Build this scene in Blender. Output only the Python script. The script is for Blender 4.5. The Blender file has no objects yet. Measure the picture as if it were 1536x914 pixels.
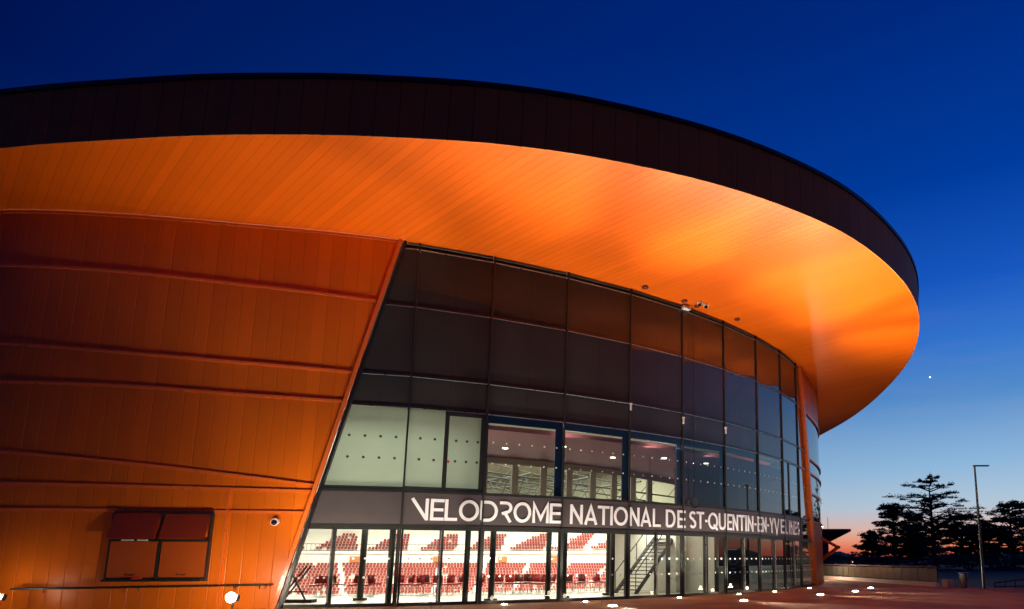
import bpy, bmesh, math, random
import numpy as np
from mathutils import Vector
R = math.radians
random.seed(7)
scn = bpy.context.scene
COL = scn.collection

# ------------------------------------------------------------------ camera
cam = bpy.data.cameras.new('camera'); camo = bpy.data.objects.new('camera', cam); COL.objects.link(camo)
camo.location = (0, 0, 1.6); camo.rotation_euler = (R(90) + .167458, 0, 0)
cam.sensor_fit = 'HORIZONTAL'; cam.sensor_width = 36.0; cam.lens = 981.63 / 1536 * 36
cam.shift_x = -(1011.03 - 768) / 1536; cam.shift_y = (673.06 - 457) / 1536
cam.clip_start = .1; cam.clip_end = 4000
scn.camera = camo
scn.view_settings.view_transform = 'Standard'; scn.view_settings.look = 'None'
scn.view_settings.exposure = 0.0; scn.view_settings.gamma = 1.0; scn.view_settings.use_curve_mapping = False
scn.cycles.use_denoising = True
scn.cycles.max_bounces = 8; scn.cycles.transparent_max_bounces = 16
scn.cycles.sample_clamp_indirect = 4.0
scn.cycles.caustics_reflective = False; scn.cycles.caustics_refractive = False

def lin(r, g, b):
    f = lambda c: (c / 255 / 12.92) if c / 255 <= .04045 else ((c / 255 + .055) / 1.055) ** 2.4
    return (f(r), f(g), f(b), 1)

# ------------------------------------------------------------------ dusk sky
w = bpy.data.worlds.new('World'); scn.world = w; w.use_nodes = True
nt = w.node_tree; nt.nodes.clear()
def N(t, **k):
    n = nt.nodes.new(t)
    for a, b in k.items(): setattr(n, a, b)
    return n
def math_node(op, a, b=None, c=None, clamp=False):
    n = N('ShaderNodeMath', operation=op); n.use_clamp = clamp
    for i, v in enumerate((a, b, c)):
        if v is None: continue
        if isinstance(v, (int, float)): n.inputs[i].default_value = v
        else: nt.links.new(v, n.inputs[i])
    return n.outputs[0]
tc = N('ShaderNodeTexCoord'); sep = N('ShaderNodeSeparateXYZ'); nt.links.new(tc.outputs['Generated'], sep.inputs[0])
def ramp(fac, stops):
    r = N('ShaderNodeValToRGB'); e = r.color_ramp.elements
    while len(e) < len(stops): e.new(.5)
    for el, (p, c) in zip(e, stops): el.position = p; el.color = c
    nt.links.new(fac, r.inputs[0]); return r.outputs[0]
z = math_node('MAXIMUM', sep.outputs[2], 0)
warm = ramp(z, [(0, lin(205, 78, 66)), (.010, lin(230, 106, 78)), (.025, lin(242, 154, 118)), (.044, lin(226, 190, 178)), (.074, lin(184, 204, 220)),
                (.13, lin(146, 188, 224)), (.23, lin(84, 142, 206)), (.30, lin(52, 118, 208)), (.38, lin(22, 88, 194)), (.5, lin(0, 60, 158)), (.66, lin(0, 42, 128)), (1, lin(0, 24, 88))])
cold = ramp(z, [(0, lin(36, 34, 60)), (.1, lin(26, 38, 84)), (.25, lin(8, 30, 92)), (.5, lin(0, 14, 74)), (.7, lin(0, 12, 70)), (1, lin(0, 12, 62))])
# angle from the sunset azimuth (about 25 degrees to the right of the view axis)
hx, hy = math.sin(R(38)), math.cos(R(38))
dot = math_node('ADD', math_node('MULTIPLY', sep.outputs[0], hx), math_node('MULTIPLY', sep.outputs[1], hy))
hl = math_node('SQRT', math_node('ADD', math_node('MULTIPLY', sep.outputs[0], sep.outputs[0]), math_node('ADD', math_node('MULTIPLY', sep.outputs[1], sep.outputs[1]), 1e-5)))
ca = math_node('DIVIDE', dot, hl)
fac = math_node('SMOOTH_MIN', math_node('MULTIPLY_ADD', ca, .95, .02, clamp=True), 1.0, .1)
mx = N('ShaderNodeMix', data_type='RGBA'); nt.links.new(fac, mx.inputs[0]); nt.links.new(cold, mx.inputs[6]); nt.links.new(warm, mx.inputs[7])
# thin streaks of cloud near the horizon
mp = N('ShaderNodeMapping'); mp.inputs['Scale'].default_value = (3, 3, 26); nt.links.new(tc.outputs['Generated'], mp.inputs[0])
nz = N('ShaderNodeTexNoise'); nz.inputs['Scale'].default_value = 1.6; nz.inputs['Detail'].default_value = 5; nt.links.new(mp.outputs[0], nz.inputs[0])
st = math_node('MULTIPLY', math_node('SUBTRACT', nz.outputs[0], .5, clamp=True), math_node('SUBTRACT', .42, z, clamp=True))
mx2 = N('ShaderNodeMix', data_type='RGBA'); nt.links.new(math_node('MULTIPLY', st, 1.2, clamp=True), mx2.inputs[0]); nt.links.new(mx.outputs[2], mx2.inputs[6]); mx2.inputs[7].default_value = lin(190, 165, 190)
bg = N('ShaderNodeBackground'); bg.inputs[1].default_value = 1.0
nt.links.new(mx2.outputs[2], bg.inputs[0]); out = N('ShaderNodeOutputWorld'); nt.links.new(bg.outputs[0], out.inputs[0])

# ------------------------------------------------------------------ materials
def mat(name, col, rough=.5, metal=0., spec=.5, emit=None, es=1., noise=0., nscale=6., bump=0., coord='Object'):
    global nt
    m = bpy.data.materials.new(name); m.use_nodes = True; nt = m.node_tree
    b = nt.nodes['Principled BSDF']
    c = tuple(col) + (1,) if len(col) == 3 else col
    b.inputs['Base Color'].default_value = c; b.inputs['Roughness'].default_value = rough
    b.inputs['Metallic'].default_value = metal; b.inputs['Specular IOR Level'].default_value = spec
    if emit: b.inputs['Emission Color'].default_value = tuple(emit) + (1,); b.inputs['Emission Strength'].default_value = es
    if noise or bump:
        t = N('ShaderNodeTexCoord'); n = N('ShaderNodeTexNoise'); n.inputs['Scale'].default_value = nscale; n.inputs['Detail'].default_value = 6
        nt.links.new(t.outputs[coord], n.inputs[0])
        if noise:
            v = math_node('MULTIPLY_ADD', n.outputs[0], 2 * noise, 1 - noise)
            x = N('ShaderNodeVectorMath', operation='SCALE'); x.inputs[0].default_value = c[:3]; nt.links.new(v, x.inputs[3]); nt.links.new(x.outputs[0], b.inputs['Base Color'])
            nt.links.new(math_node('MULTIPLY_ADD', n.outputs[0], .25, rough - .12, clamp=True), b.inputs['Roughness'])
        if bump:
            bp = N('ShaderNodeBump'); bp.inputs['Strength'].default_value = bump; bp.inputs['Distance'].default_value = .02
            nt.links.new(n.outputs[0], bp.inputs['Height']); nt.links.new(bp.outputs[0], b.inputs['Normal'])
    return m

def seam_mat(name, col, pitch, rough, width=.03, groove=.45, vary=.06, bow=.0, dist=.02, radial=None, spec=.5):
    """painted sheet panels: seams every `pitch` metres along UV u (metres), or round a far centre for the soffit"""
    global nt
    m = bpy.data.materials.new(name); m.use_nodes = True; nt = m.node_tree; b = nt.nodes['Principled BSDF']
    t = N('ShaderNodeTexCoord'); s = N('ShaderNodeSeparateXYZ')
    if radial:
        nt.links.new(t.outputs['Object'], s.inputs[0])
        a = math_node('ARCTAN2', math_node('SUBTRACT', s.outputs[1], radial[1]), math_node('SUBTRACT', s.outputs[0], radial[0]))
        u = math_node('MULTIPLY', a, radial[2] / pitch)
    else:
        nt.links.new(t.outputs['UV'], s.inputs[0]); u = math_node('DIVIDE', s.outputs[0], pitch)
    fr = math_node('FRACT', u); idn = math_node('FLOOR', u)
    edge = math_node('MINIMUM', fr, math_node('SUBTRACT', 1.0, fr))          # 0 at the seam
    k = math_node('DIVIDE', edge, width / pitch, clamp=True)                # 0..1 across the groove
    wn = N('ShaderNodeTexWhiteNoise', noise_dimensions='1D'); nt.links.new(idn, wn.inputs['W'])
    n = N('ShaderNodeTexNoise'); n.inputs['Scale'].default_value = .35; n.inputs['Detail'].default_value = 4; nt.links.new(t.outputs['Object'], n.inputs[0])
    v = math_node('MULTIPLY_ADD', wn.outputs['Value'], vary, 1 - vary * .5)
    v = math_node('MULTIPLY', v, math_node('MULTIPLY_ADD', n.outputs[0], .18, .91))
    v = math_node('MULTIPLY', v, math_node('MULTIPLY_ADD', k, 1 - groove, groove))
    x = N('ShaderNodeVectorMath', operation='SCALE'); x.inputs[0].default_value = col; nt.links.new(v, x.inputs[3]); nt.links.new(x.outputs[0], b.inputs['Base Color'])
    h = math_node('ADD', k, math_node('MULTIPLY', fr, bow))
    bp = N('ShaderNodeBump'); bp.inputs['Strength'].default_value = .6; bp.inputs['Distance'].default_value = dist
    nt.links.new(h, bp.inputs['Height']); nt.links.new(bp.outputs[0], b.inputs['Normal'])
    b.inputs['Roughness'].default_value = rough; b.inputs['Specular IOR Level'].default_value = spec
    return m

def glass_mat(name, tint, ior=1.5, boost=1.0):
    global nt
    m = bpy.data.materials.new(name); m.use_nodes = True; nt = m.node_tree; nt.nodes.clear()
    tr = N('ShaderNodeBsdfTransparent'); tr.inputs[0].default_value = tuple(tint) + (1,)
    gl = N('ShaderNodeBsdfGlossy'); gl.inputs['Roughness'].default_value = .005; gl.inputs[0].default_value = (.95, .97, 1, 1)
    t = N('ShaderNodeTexCoord'); n = N('ShaderNodeTexNoise'); n.inputs['Scale'].default_value = .5; nt.links.new(t.outputs['Object'], n.inputs[0])
    bp = N('ShaderNodeBump'); bp.inputs['Strength'].default_value = .05; bp.inputs['Distance'].default_value = .05; nt.links.new(n.outputs[0], bp.inputs['Height']); nt.links.new(bp.outputs[0], gl.inputs['Normal'])
    fr = N('ShaderNodeLayerWeight'); fr.inputs[0].default_value = .5; pw = math_node('MULTIPLY_ADD', math_node('POWER', fr.outputs['Facing'], 2.6), .95 * min(boost, 1), .03)
    g = N('ShaderNodeNewGeometry')
    f = math_node('MULTIPLY', math_node('MULTIPLY', pw, 1.0, clamp=True), math_node('SUBTRACT', 1.0, g.outputs['Backfacing']))
    mi = N('ShaderNodeMixShader'); nt.links.new(f, mi.inputs[0]); nt.links.new(tr.outputs[0], mi.inputs[1]); nt.links.new(gl.outputs[0], mi.inputs[2])
    o = N('ShaderNodeOutputMaterial'); nt.links.new(mi.outputs[0], o.inputs[0]); return m

ORANGE = (.80, .165, .012)
M = {
 'cladding': seam_mat('orange_cladding', (.74, .148, .005), .46, .36, width=.02, groove=.85, vary=.14, bow=1.1, dist=.014, spec=.3),
 'rail': mat('orange_rail', (.80, .165, .025), .3, noise=.06),
 'soffit': seam_mat('orange_soffit_planks', (.84, .138, .004), .27, .34, width=.03, groove=.84, vary=.12, bow=.5, dist=.007, radial=(-130, 111, 150)),
 'fascia': seam_mat('brown_fascia_panels', (.60, .18, .055), .72, .6, width=.03, groove=.5, vary=.12, dist=.02, spec=.15),
 'gutter': mat('dark_gutter', (.03, .02, .018), .4, noise=.2),
 'spandrel': None, 'sign': mat('sign_band_grey', (.080, .068, .070), .35, noise=.08, nscale=2),
 'letter': mat('white_lettering', (.78, .80, .84), .5, noise=.03),
 'frame': mat('dark_frame', (.022, .024, .022), .35, noise=.15),
 'sky_frame': mat('sky_tinted_frame', (.006, .026, .065), .35, noise=.15),  # blue sky reflection is put into the colour of these dark frames
 'steel': mat('brushed_steel', (.5, .5, .48), .3, metal=.9, noise=.1),
 'glass': glass_mat('clear_glass', (.93, .96, .94), boost=1.25),
 'glassr': glass_mat('coated_glass', (.6, .66, .66), boost=3.2),
 'white_wall': mat('white_plaster', (.78, .76, .70), .8, noise=.04),
 'roof': mat('roof_membrane', (.08, .08, .085), .8, noise=.2),
 'floor_in': mat('pale_foyer_floor', (.46, .43, .34), .28, noise=.08, nscale=1.2),
 'magenta': mat('plum_ceiling', (.15, .035, .05), .6, noise=.06),
 'taupe': mat('taupe_post', (.30, .24, .17), .6, noise=.08),
 'black': mat('black_steel', (.012, .012, .013), .4, noise=.2),
 'red': mat('red_seat_plastic', (.27, .006, .006), .38, noise=.08),
 'stadium_red': mat('stadium_seat_red', (.30, .035, .03), .5, spec=.3, noise=.1),
 'darkred': mat('dark_red_seat_plastic', (.12, .008, .010), .4, noise=.08),
 'concrete': mat('pale_concrete', (.42, .41, .38), .8, noise=.15),
 'dot': mat('white_dot', (.85, .85, .82), .6, noise=.02),
 'greydot': mat('grey_dot', (.06, .06, .05), .6, noise=.05),
 'olive': mat('arena_upper_wall', (.16, .165, .11), .7, noise=.25, nscale=.4),
 'truss': mat('truss_steel', (.022, .024, .02), .7, spec=.1, noise=.1),
 'camwhite': mat('camera_white', (.8, .8, .8), .3, noise=.03),
 'lens': mat('camera_lens', (.01, .01, .015), .08, noise=.02),
 'anchor': mat('anchor_red_brown', (.12, .012, .006), .5, noise=.1),
 'bark': mat('dark_bark', (.035, .025, .018), .9, noise=.3),
 'pole': mat('lamp_post_grey', (.035, .035, .032), .4, metal=.3, noise=.15),
 'grey': mat('grey_bin', (.10, .10, .095), .5, noise=.15),
 'panelgrey': mat('railing_panel_grey', (.075, .085, .065), .4, noise=.2),
 'bld': mat('far_building_brown', (.10, .06, .05), .7, noise=.2),
 'paper': mat('white_paper', (.8, .8, .78), .7, noise=.03),
 'redbox': mat('red_card', (.6, .02, .02), .6, noise=.05),
 'exit': mat('orange_notice', (.8, .16, .05), .6, noise=.05),
 'shutter_lower': seam_mat('hatch_orange', (.70, .12, .008), .45, .4, width=.02, groove=.6),
 'shutter': seam_mat('shutter_red', (.50, .06, .008), .9, .45, width=.01),
}
def emit(name, col, s):
    global nt
    m = bpy.data.materials.new(name); m.use_nodes = True; nt = m.node_tree; nt.nodes.clear()
    e = N('ShaderNodeEmission'); e.inputs[0].default_value = tuple(col) + (1,); e.inputs[1].default_value = s
    o = N('ShaderNodeOutputMaterial'); nt.links.new(e.outputs[0], o.inputs[0]); return m
M['lamp'] = emit('lit_lens', (1, .86, .6), 60)
M['downlight'] = emit('lit_downlight', (1, .93, .75), 8)
M['star'] = emit('planet_glow', (.9, .95, 1), 2.2)
M['farlamp'] = emit('far_lamp', (1, .45, .2), 3)

def spandrel():
    global nt
    m = bpy.data.materials.new('dark_spandrel_glass'); m.use_nodes = True; nt = m.node_tree; b = nt.nodes['Principled BSDF']
    t = N('ShaderNodeTexCoord'); n = N('ShaderNodeTexNoise'); n.inputs['Scale'].default_value = .6; nt.links.new(t.outputs['Object'], n.inputs[0])
    v = math_node('MULTIPLY_ADD', n.outputs[0], .3, .85)
    s = N('ShaderNodeSeparateXYZ'); nt.links.new(t.outputs['UV'], s.inputs[0])
    d = math_node('ABSOLUTE', math_node('SUBTRACT', s.outputs[0], .5)); k = math_node('DIVIDE', d, .006, clamp=True)
    v = math_node('MULTIPLY', v, math_node('MULTIPLY_ADD', k, .35, .65))
    x = N('ShaderNodeVectorMath', operation='SCALE'); x.inputs[0].default_value = (.044, .048, .052); nt.links.new(v, x.inputs[3]); nt.links.new(x.outputs[0], b.inputs['Base Color'])
    b.inputs['Roughness'].default_value = .5; b.inputs['Specular IOR Level'].default_value = 0
    gl = N('ShaderNodeBsdfGlossy'); gl.inputs['Roughness'].default_value = .012; mi = N('ShaderNodeMixShader')
    lw = N('ShaderNodeLayerWeight'); lw.inputs[0].default_value = .5
    nt.links.new(math_node('MULTIPLY_ADD', math_node('POWER', lw.outputs['Facing'], 2.4), .95, .010, clamp=True), mi.inputs[0]); nt.links.new(b.outputs[0], mi.inputs[1]); nt.links.new(gl.outputs[0], mi.inputs[2])
    nt.links.new(mi.outputs[0], nt.nodes['Material Output'].inputs[0])
    bp = N('ShaderNodeBump'); bp.inputs['Strength'].default_value = .06; bp.inputs['Distance'].default_value = .05; nt.links.new(n.outputs[0], bp.inputs['Height']); nt.links.new(bp.outputs[0], gl.inputs['Normal'])
    return m
M['spandrel'] = spandrel()
def blind():
    global nt
    m = bpy.data.materials.new('pale_blind'); m.use_nodes = True; nt = m.node_tree; nt.nodes.clear()
    t = N('ShaderNodeTexCoord'); n = N('ShaderNodeTexNoise'); n.inputs['Scale'].default_value = .7; nt.links.new(t.outputs['Object'], n.inputs[0])
    x = N('ShaderNodeVectorMath', operation='SCALE'); x.inputs[0].default_value = (.60, .63, .56); nt.links.new(math_node('MULTIPLY_ADD', n.outputs[0], .2, .9), x.inputs[3])
    d = N('ShaderNodeBsdfDiffuse'); tl = N('ShaderNodeBsdfTranslucent'); nt.links.new(x.outputs[0], d.inputs[0]); nt.links.new(x.outputs[0], tl.inputs[0])
    mi = N('ShaderNodeMixShader'); mi.inputs[0].default_value = .5; nt.links.new(d.outputs[0], mi.inputs[1]); nt.links.new(tl.outputs[0], mi.inputs[2])
    o = N('ShaderNodeOutputMaterial'); nt.links.new(mi.outputs[0], o.inputs[0]); return m
M['blind'] = blind()
def ground_mat():
    global nt
    m = bpy.data.materials.new('plaza_paving'); m.use_nodes = True; nt = m.node_tree; b = nt.nodes['Principled BSDF']
    t = N('ShaderNodeTexCoord'); n = N('ShaderNodeTexNoise'); n.inputs['Scale'].default_value = 22; n.inputs['Detail'].default_value = 8; nt.links.new(t.outputs['Object'], n.inputs[0])
    n2 = N('ShaderNodeTexNoise'); n2.inputs['Scale'].default_value = .5; n2.inputs['Detail'].default_value = 5; nt.links.new(t.outputs['Object'], n2.inputs[0])
    vo = N('ShaderNodeTexVoronoi'); vo.inputs['Scale'].default_value = 60; nt.links.new(t.outputs['Object'], vo.inputs[0])
    v = math_node('MULTIPLY', math_node('MULTIPLY_ADD', n.outputs[0], 1.0, .5), math_node('MULTIPLY_ADD', n2.outputs[0], 1.5, .25))
    x = N('ShaderNodeVectorMath', operation='SCALE'); x.inputs[0].default_value = (.30, .150, .070); nt.links.new(v, x.inputs[3]); nt.links.new(x.outputs[0], b.inputs['Base Color'])
    b.inputs['Roughness'].default_value = .85; b.inputs['Specular IOR Level'].default_value = .12
    bp = N('ShaderNodeBump'); bp.inputs['Strength'].default_value = .5; bp.inputs['Distance'].default_value = .01; nt.links.new(vo.outputs[0], bp.inputs['Height']); nt.links.new(bp.outputs[0], b.inputs['Normal'])
    return m
M['paving'] = ground_mat()
M['field'] = mat('dark_grass', (.035, .045, .02), .95, noise=.35, nscale=.3)
def leaf_mat():
    global nt
    m = bpy.data.materials.new('pine_needles'); m.use_nodes = True; nt = m.node_tree; b = nt.nodes['Principled BSDF']
    g = N('ShaderNodeNewGeometry'); v = math_node('MULTIPLY_ADD', g.outputs['Random Per Island'], .8, .6)
    x = N('ShaderNodeVectorMath', operation='SCALE'); x.inputs[0].default_value = (.035, .06, .03); nt.links.new(v, x.inputs[3]); nt.links.new(x.outputs[0], b.inputs['Base Color'])
    b.inputs['Roughness'].default_value = .8; return m
M['needles'] = leaf_mat()

# ------------------------------------------------------------------ object helpers
def link(name, bm, m, parent=None, smooth=False, uv=None):
    me = bpy.data.meshes.new(name); bm.to_mesh(me); bm.free()
    me.materials.append(m)
    if smooth:
        for p in me.polygons: p.use_smooth = True
    o = bpy.data.objects.new(name, me); COL.objects.link(o)
    if parent: o.parent = parent
    return o
def tag(o, label=None, cat=None, group=None, kind=None):
    if label: o['label'] = label
    if cat: o['category'] = cat
    if group: o['group'] = group
    if kind: o['kind'] = kind
    return o
def empty(name, loc, label, cat, group=None, rz=0):
    o = bpy.data.objects.new(name, None); COL.objects.link(o); o.location = loc; o.rotation_euler = (0, 0, rz); o.empty_display_size = .2
    return tag(o, label, cat, group)
def face(bm, pts, uvs=None):
    vs = [bm.verts.new(p) for p in pts]; f = bm.faces.new(vs)
    if uvs:
        l = bm.loops.layers.uv.verify()
        for lp, u in zip(f.loops, uvs): lp[l].uv = u
    return f
def box(bm, c, s, rz=0, rx=0):
    hx, hy, hz = s[0] / 2, s[1] / 2, s[2] / 2; v = []
    for x, y, zz in ((-hx,-hy,-hz),(hx,-hy,-hz),(hx,hy,-hz),(-hx,hy,-hz),(-hx,-hy,hz),(hx,-hy,hz),(hx,hy,hz),(-hx,hy,hz)):
        y, zz = y * math.cos(rx) - zz * math.sin(rx), y * math.sin(rx) + zz * math.cos(rx)
        x, y = x * math.cos(rz) - y * math.sin(rz), x * math.sin(rz) + y * math.cos(rz)
        v.append(bm.verts.new((c[0] + x, c[1] + y, c[2] + zz)))
    for f in ((0,3,2,1),(4,5,6,7),(0,1,5,4),(1,2,6,5),(2,3,7,6),(3,0,4,7)): bm.faces.new([v[i] for i in f])
def tube(bm, a, b, r0, r1=None, n=8):
    r1 = r0 if r1 is None else r1
    a, b = Vector(a), Vector(b); d = (b - a)
    if d.length < 1e-6: return
    d.normalize(); u = d.orthogonal().normalized(); v = d.cross(u)
    A = [bm.verts.new(a + (u * math.cos(2*math.pi*i/n) + v * math.sin(2*math.pi*i/n)) * r0) for i in range(n)]
    B = [bm.verts.new(b + (u * math.cos(2*math.pi*i/n) + v * math.sin(2*math.pi*i/n)) * r1) for i in range(n)]
    for i in range(n): bm.faces.new((A[i], A[(i+1) % n], B[(i+1) % n], B[i]))
    bm.faces.new(A[::-1]); bm.faces.new(B)
def path_tube(bm, pts, r, n=6):
    for a, b in zip(pts[:-1], pts[1:]): tube(bm, a, b, r, n=n)
def disc(bm, c, r, h, n=20, nrm=(0, 0, 1)):
    nrm = Vector(nrm).normalized(); c = Vector(c); tube(bm, c, c + nrm * h, r, n=n)
def lathe(bm, c, prof, n=20):
    rings = [[bm.verts.new((c[0] + r * math.cos(2*math.pi*i/n), c[1] + r * math.sin(2*math.pi*i/n), c[2] + zz)) for i in range(n)] for r, zz in prof]
    for A, B in zip(rings[:-1], rings[1:]):
        for i in range(n): bm.faces.new((A[i], A[(i+1) % n], B[(i+1) % n], B[i]))
    bm.faces.new(rings[0][::-1]); bm.faces.new(rings[-1])

# ------------------------------------------------------------------ plan curves (metres; camera stands at the origin)
def catmull(P, t):
    P = np.array(P, float); o = []; Q = np.vstack([2*P[0]-P[1], P, 2*P[-1]-P[-2]])
    for i in range(1, len(Q) - 2):
        p0, p1, p2, p3 = Q[i-1:i+3]
        for u in np.linspace(0, 1, t, endpoint=False):
            o.append(.5*((2*p1)+(-p0+p2)*u+(2*p0-5*p1+4*p2-p3)*u*u+(-p0+3*p1-3*p2+p3)*u**3))
    o.append(P[-1]); return np.array(o)
MULL = [(-9.61,23.15),(-7.08,24.25),(-4.4,25.71),(-1.9,27.38),(.38,29.24),(2.45,31.28),(4.34,33.52),(6.01,35.94),(7.37,38.48)]
WPTS = [(-62,36.5),(-50,29),(-38,23.8),(-29.5,21.5),(-23.1,20.8),(-18.8,21.1),(-14.7,21.85),(-12.1,22.4)] + MULL + [(8.6,41.2),(10.3,46.0),(11.2,51),(11.1,57),(9.5,64),(5,75)]
WC = catmull(WPTS, 16); WS = np.r_[0, np.cumsum(np.linalg.norm(np.diff(WC, axis=0), axis=1))]
WS += 55.41 - WS[np.argmin(((WC - np.array(MULL[0]))**2).sum(1))]; S00 = float(WS[0])
def P(s, off=0.):
    x = np.interp(s, WS, WC[:,0]); y = np.interp(s, WS, WC[:,1])
    if off:
        e = .3; tx = np.interp(s+e, WS, WC[:,0]) - np.interp(s-e, WS, WC[:,0]); ty = np.interp(s+e, WS, WC[:,1]) - np.interp(s-e, WS, WC[:,1])
        l = math.hypot(tx, ty); x += ty / l * off; y -= tx / l * off
    return float(x), float(y)
SM = [55.41, 58.17, 61.22, 64.23, 67.17, 70.08, 73.01, 75.96, 78.84]
KN = [51.0] + SM + [82.6]
KP = [P(s) for s in KN]
def PC(s, off=0.):                     # the glazed part is faceted: flat bays between the mullions
    i = min(max(np.searchsorted(KN, s) - 1, 0), len(KN) - 2); u = (s - KN[i]) / (KN[i+1] - KN[i]); a, b = KP[i], KP[i+1]
    tx, ty = b[0]-a[0], b[1]-a[1]; l = math.hypot(tx, ty)
    return a[0] + tx*u + ty/l*off, a[1] + ty*u - tx/l*off
TOP, ZA, ZB, ZC, ZD, ZE = 13.38, 10.90, 8.24, 7.07, 3.98, 2.80
s_left = lambda z: 51.80 + 3.02 * z / 13.3
s_right = lambda z: 82.26 - 2.72 * z / 13.4
def clipbay(s0, s1, z0, z1):
    """polygon of a bay in (s, z), cut by the two slanted edges of the glazing"""
    p = [(max(s0, s_left(z0)), z0), (min(s1, s_right(z0)), z0), (min(s1, s_right(z1)), z1), (max(s0, s_left(z1)), z1)]
    return p
def prism(bm, poly, o0, o1, f=PC, uv=False):
    c = sum(p[0] for p in poly) / len(poly)
    i = min(max(np.searchsorted(KN, c) - 1, 0), len(KN) - 2)
    def q(s, off):
        if f is not PC: return f(s, off)
        u = (s - KN[i]) / (KN[i+1] - KN[i]); a, b = KP[i], KP[i+1]; tx, ty = b[0]-a[0], b[1]-a[1]; l = math.hypot(tx, ty)
        return a[0] + tx*u + ty/l*off, a[1] + ty*u - tx/l*off
    A = [bm.verts.new((*q(s, o1), z)) for s, z in poly]; B = [bm.verts.new((*q(s, o0), z)) for s, z in poly]
    n = len(poly); F = bm.faces.new(A); bm.faces.new(B[::-1])
    for k in range(n): bm.faces.new((A[k], B[k], B[(k+1) % n], A[(k+1) % n]))
    if uv:
        l = bm.loops.layers.uv.verify(); s0 = min(p[0] for p in poly); s1 = max(p[0] for p in poly)
        for lp, (s, z) in zip(F.loops, poly): lp[l].uv = ((s - s0) / (s1 - s0), z)
def rect(bm, s0, s1, z0, z1, o0, o1, f=PC): prism(bm, [(s0, z0), (s1, z0), (s1, z1), (s0, z1)], o0, o1, f)
def sheet(rows, m, name, parent, uvs=None, smooth=True):
    """grid mesh from rows of points; uvs in the same layout"""
    bm = bmesh.new(); V = [[bm.verts.new(p) for p in r] for r in rows]; l = bm.loops.layers.uv.verify()
    for i in range(len(V) - 1):
        for j in range(len(V[0]) - 1):
            f = bm.faces.new((V[i][j], V[i][j+1], V[i+1][j+1], V[i+1][j]))
            if uvs:
                for lp, (a, b) in zip(f.loops, ((i,j),(i,j+1),(i+1,j+1),(i+1,j))): lp[l].uv = uvs[a][b]
    return link(name, bm, m, parent, smooth)

# ------------------------------------------------------------------ ground
_hole = [P(s, -.6) for s in np.arange(S00 + 1, WS[-1] - 1, 1.5)] + [(0,83),(-10,93),(-36,105),(-60,100),(-78,84),(-83,63),(-75,49)]
bm = bmesh.new(); pr = None   # the ground runs round the sunken bowl of the hall
for x, y in _hole + [_hole[0]]:
    a = math.atan2(y - 66, x + 30); c = [bm.verts.new((x, y, -.03))] + [bm.verts.new((-30 + math.cos(a)*q, 66 + math.sin(a)*q, -.03)) for q in (150, 500, 2200)]
    if pr:
        for e in range(3): bm.faces.new((pr[e], pr[e+1], c[e+1], c[e]))
    pr = c
tag(link('ground', bm, M['field']), kind='structure')
WI = [P(s, -.05) for s in np.arange(40, 110, 1.5)]
bm = bmesh.new()   # plaza paving in front of the hall and round its right end
face(bm, [(-90,-30,0),(60,-30,0),(60,37.5,0),(17.4,38.4,0),(15.9,39.3,0),(15.2,43,0),(14.2,48,0),(13.2,54,0),(12.4,60,0),(11.5,66,0)] + [(*p, 0) for p in WI[::-1]] + [(-29.5,21.5,0),(-38,23.8,0),(-61,36,0),(-90,50,0)])
tag(link('plaza', bm, M['paving']), kind='structure')
# far hills
bm = bmesh.new(); prev = None
for i in range(120):
    a = R(-20 + i * 1.1); d = 900; h = 5 + 5 * math.sin(i * .31) + 3 * math.sin(i * .83 + 1) + 2.2 * math.sin(i * 2.1) 
    t = (math.sin(a) * d, math.cos(a) * d)
    cur = [bm.verts.new((t[0]*.8, t[1]*.8, -.5)), bm.verts.new((t[0]*.9, t[1]*.9, max(h, 2) * .8)), bm.verts.new((t[0], t[1], max(h, 2) + 3)), bm.verts.new((t[0]*1.3, t[1]*1.3, -.5))]
    if prev:
        for k in range(3): bm.faces.new((prev[k], cur[k], cur[k+1], prev[k+1]))
    prev = cur
tag(link('hills', bm, M['field'], smooth=True), kind='structure')

# ------------------------------------------------------------------ the velodrome
V = empty('velodrome', (0, 0, 0), 'large round velodrome with orange cladding, lit orange overhang and dark glazed front', 'building')

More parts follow.
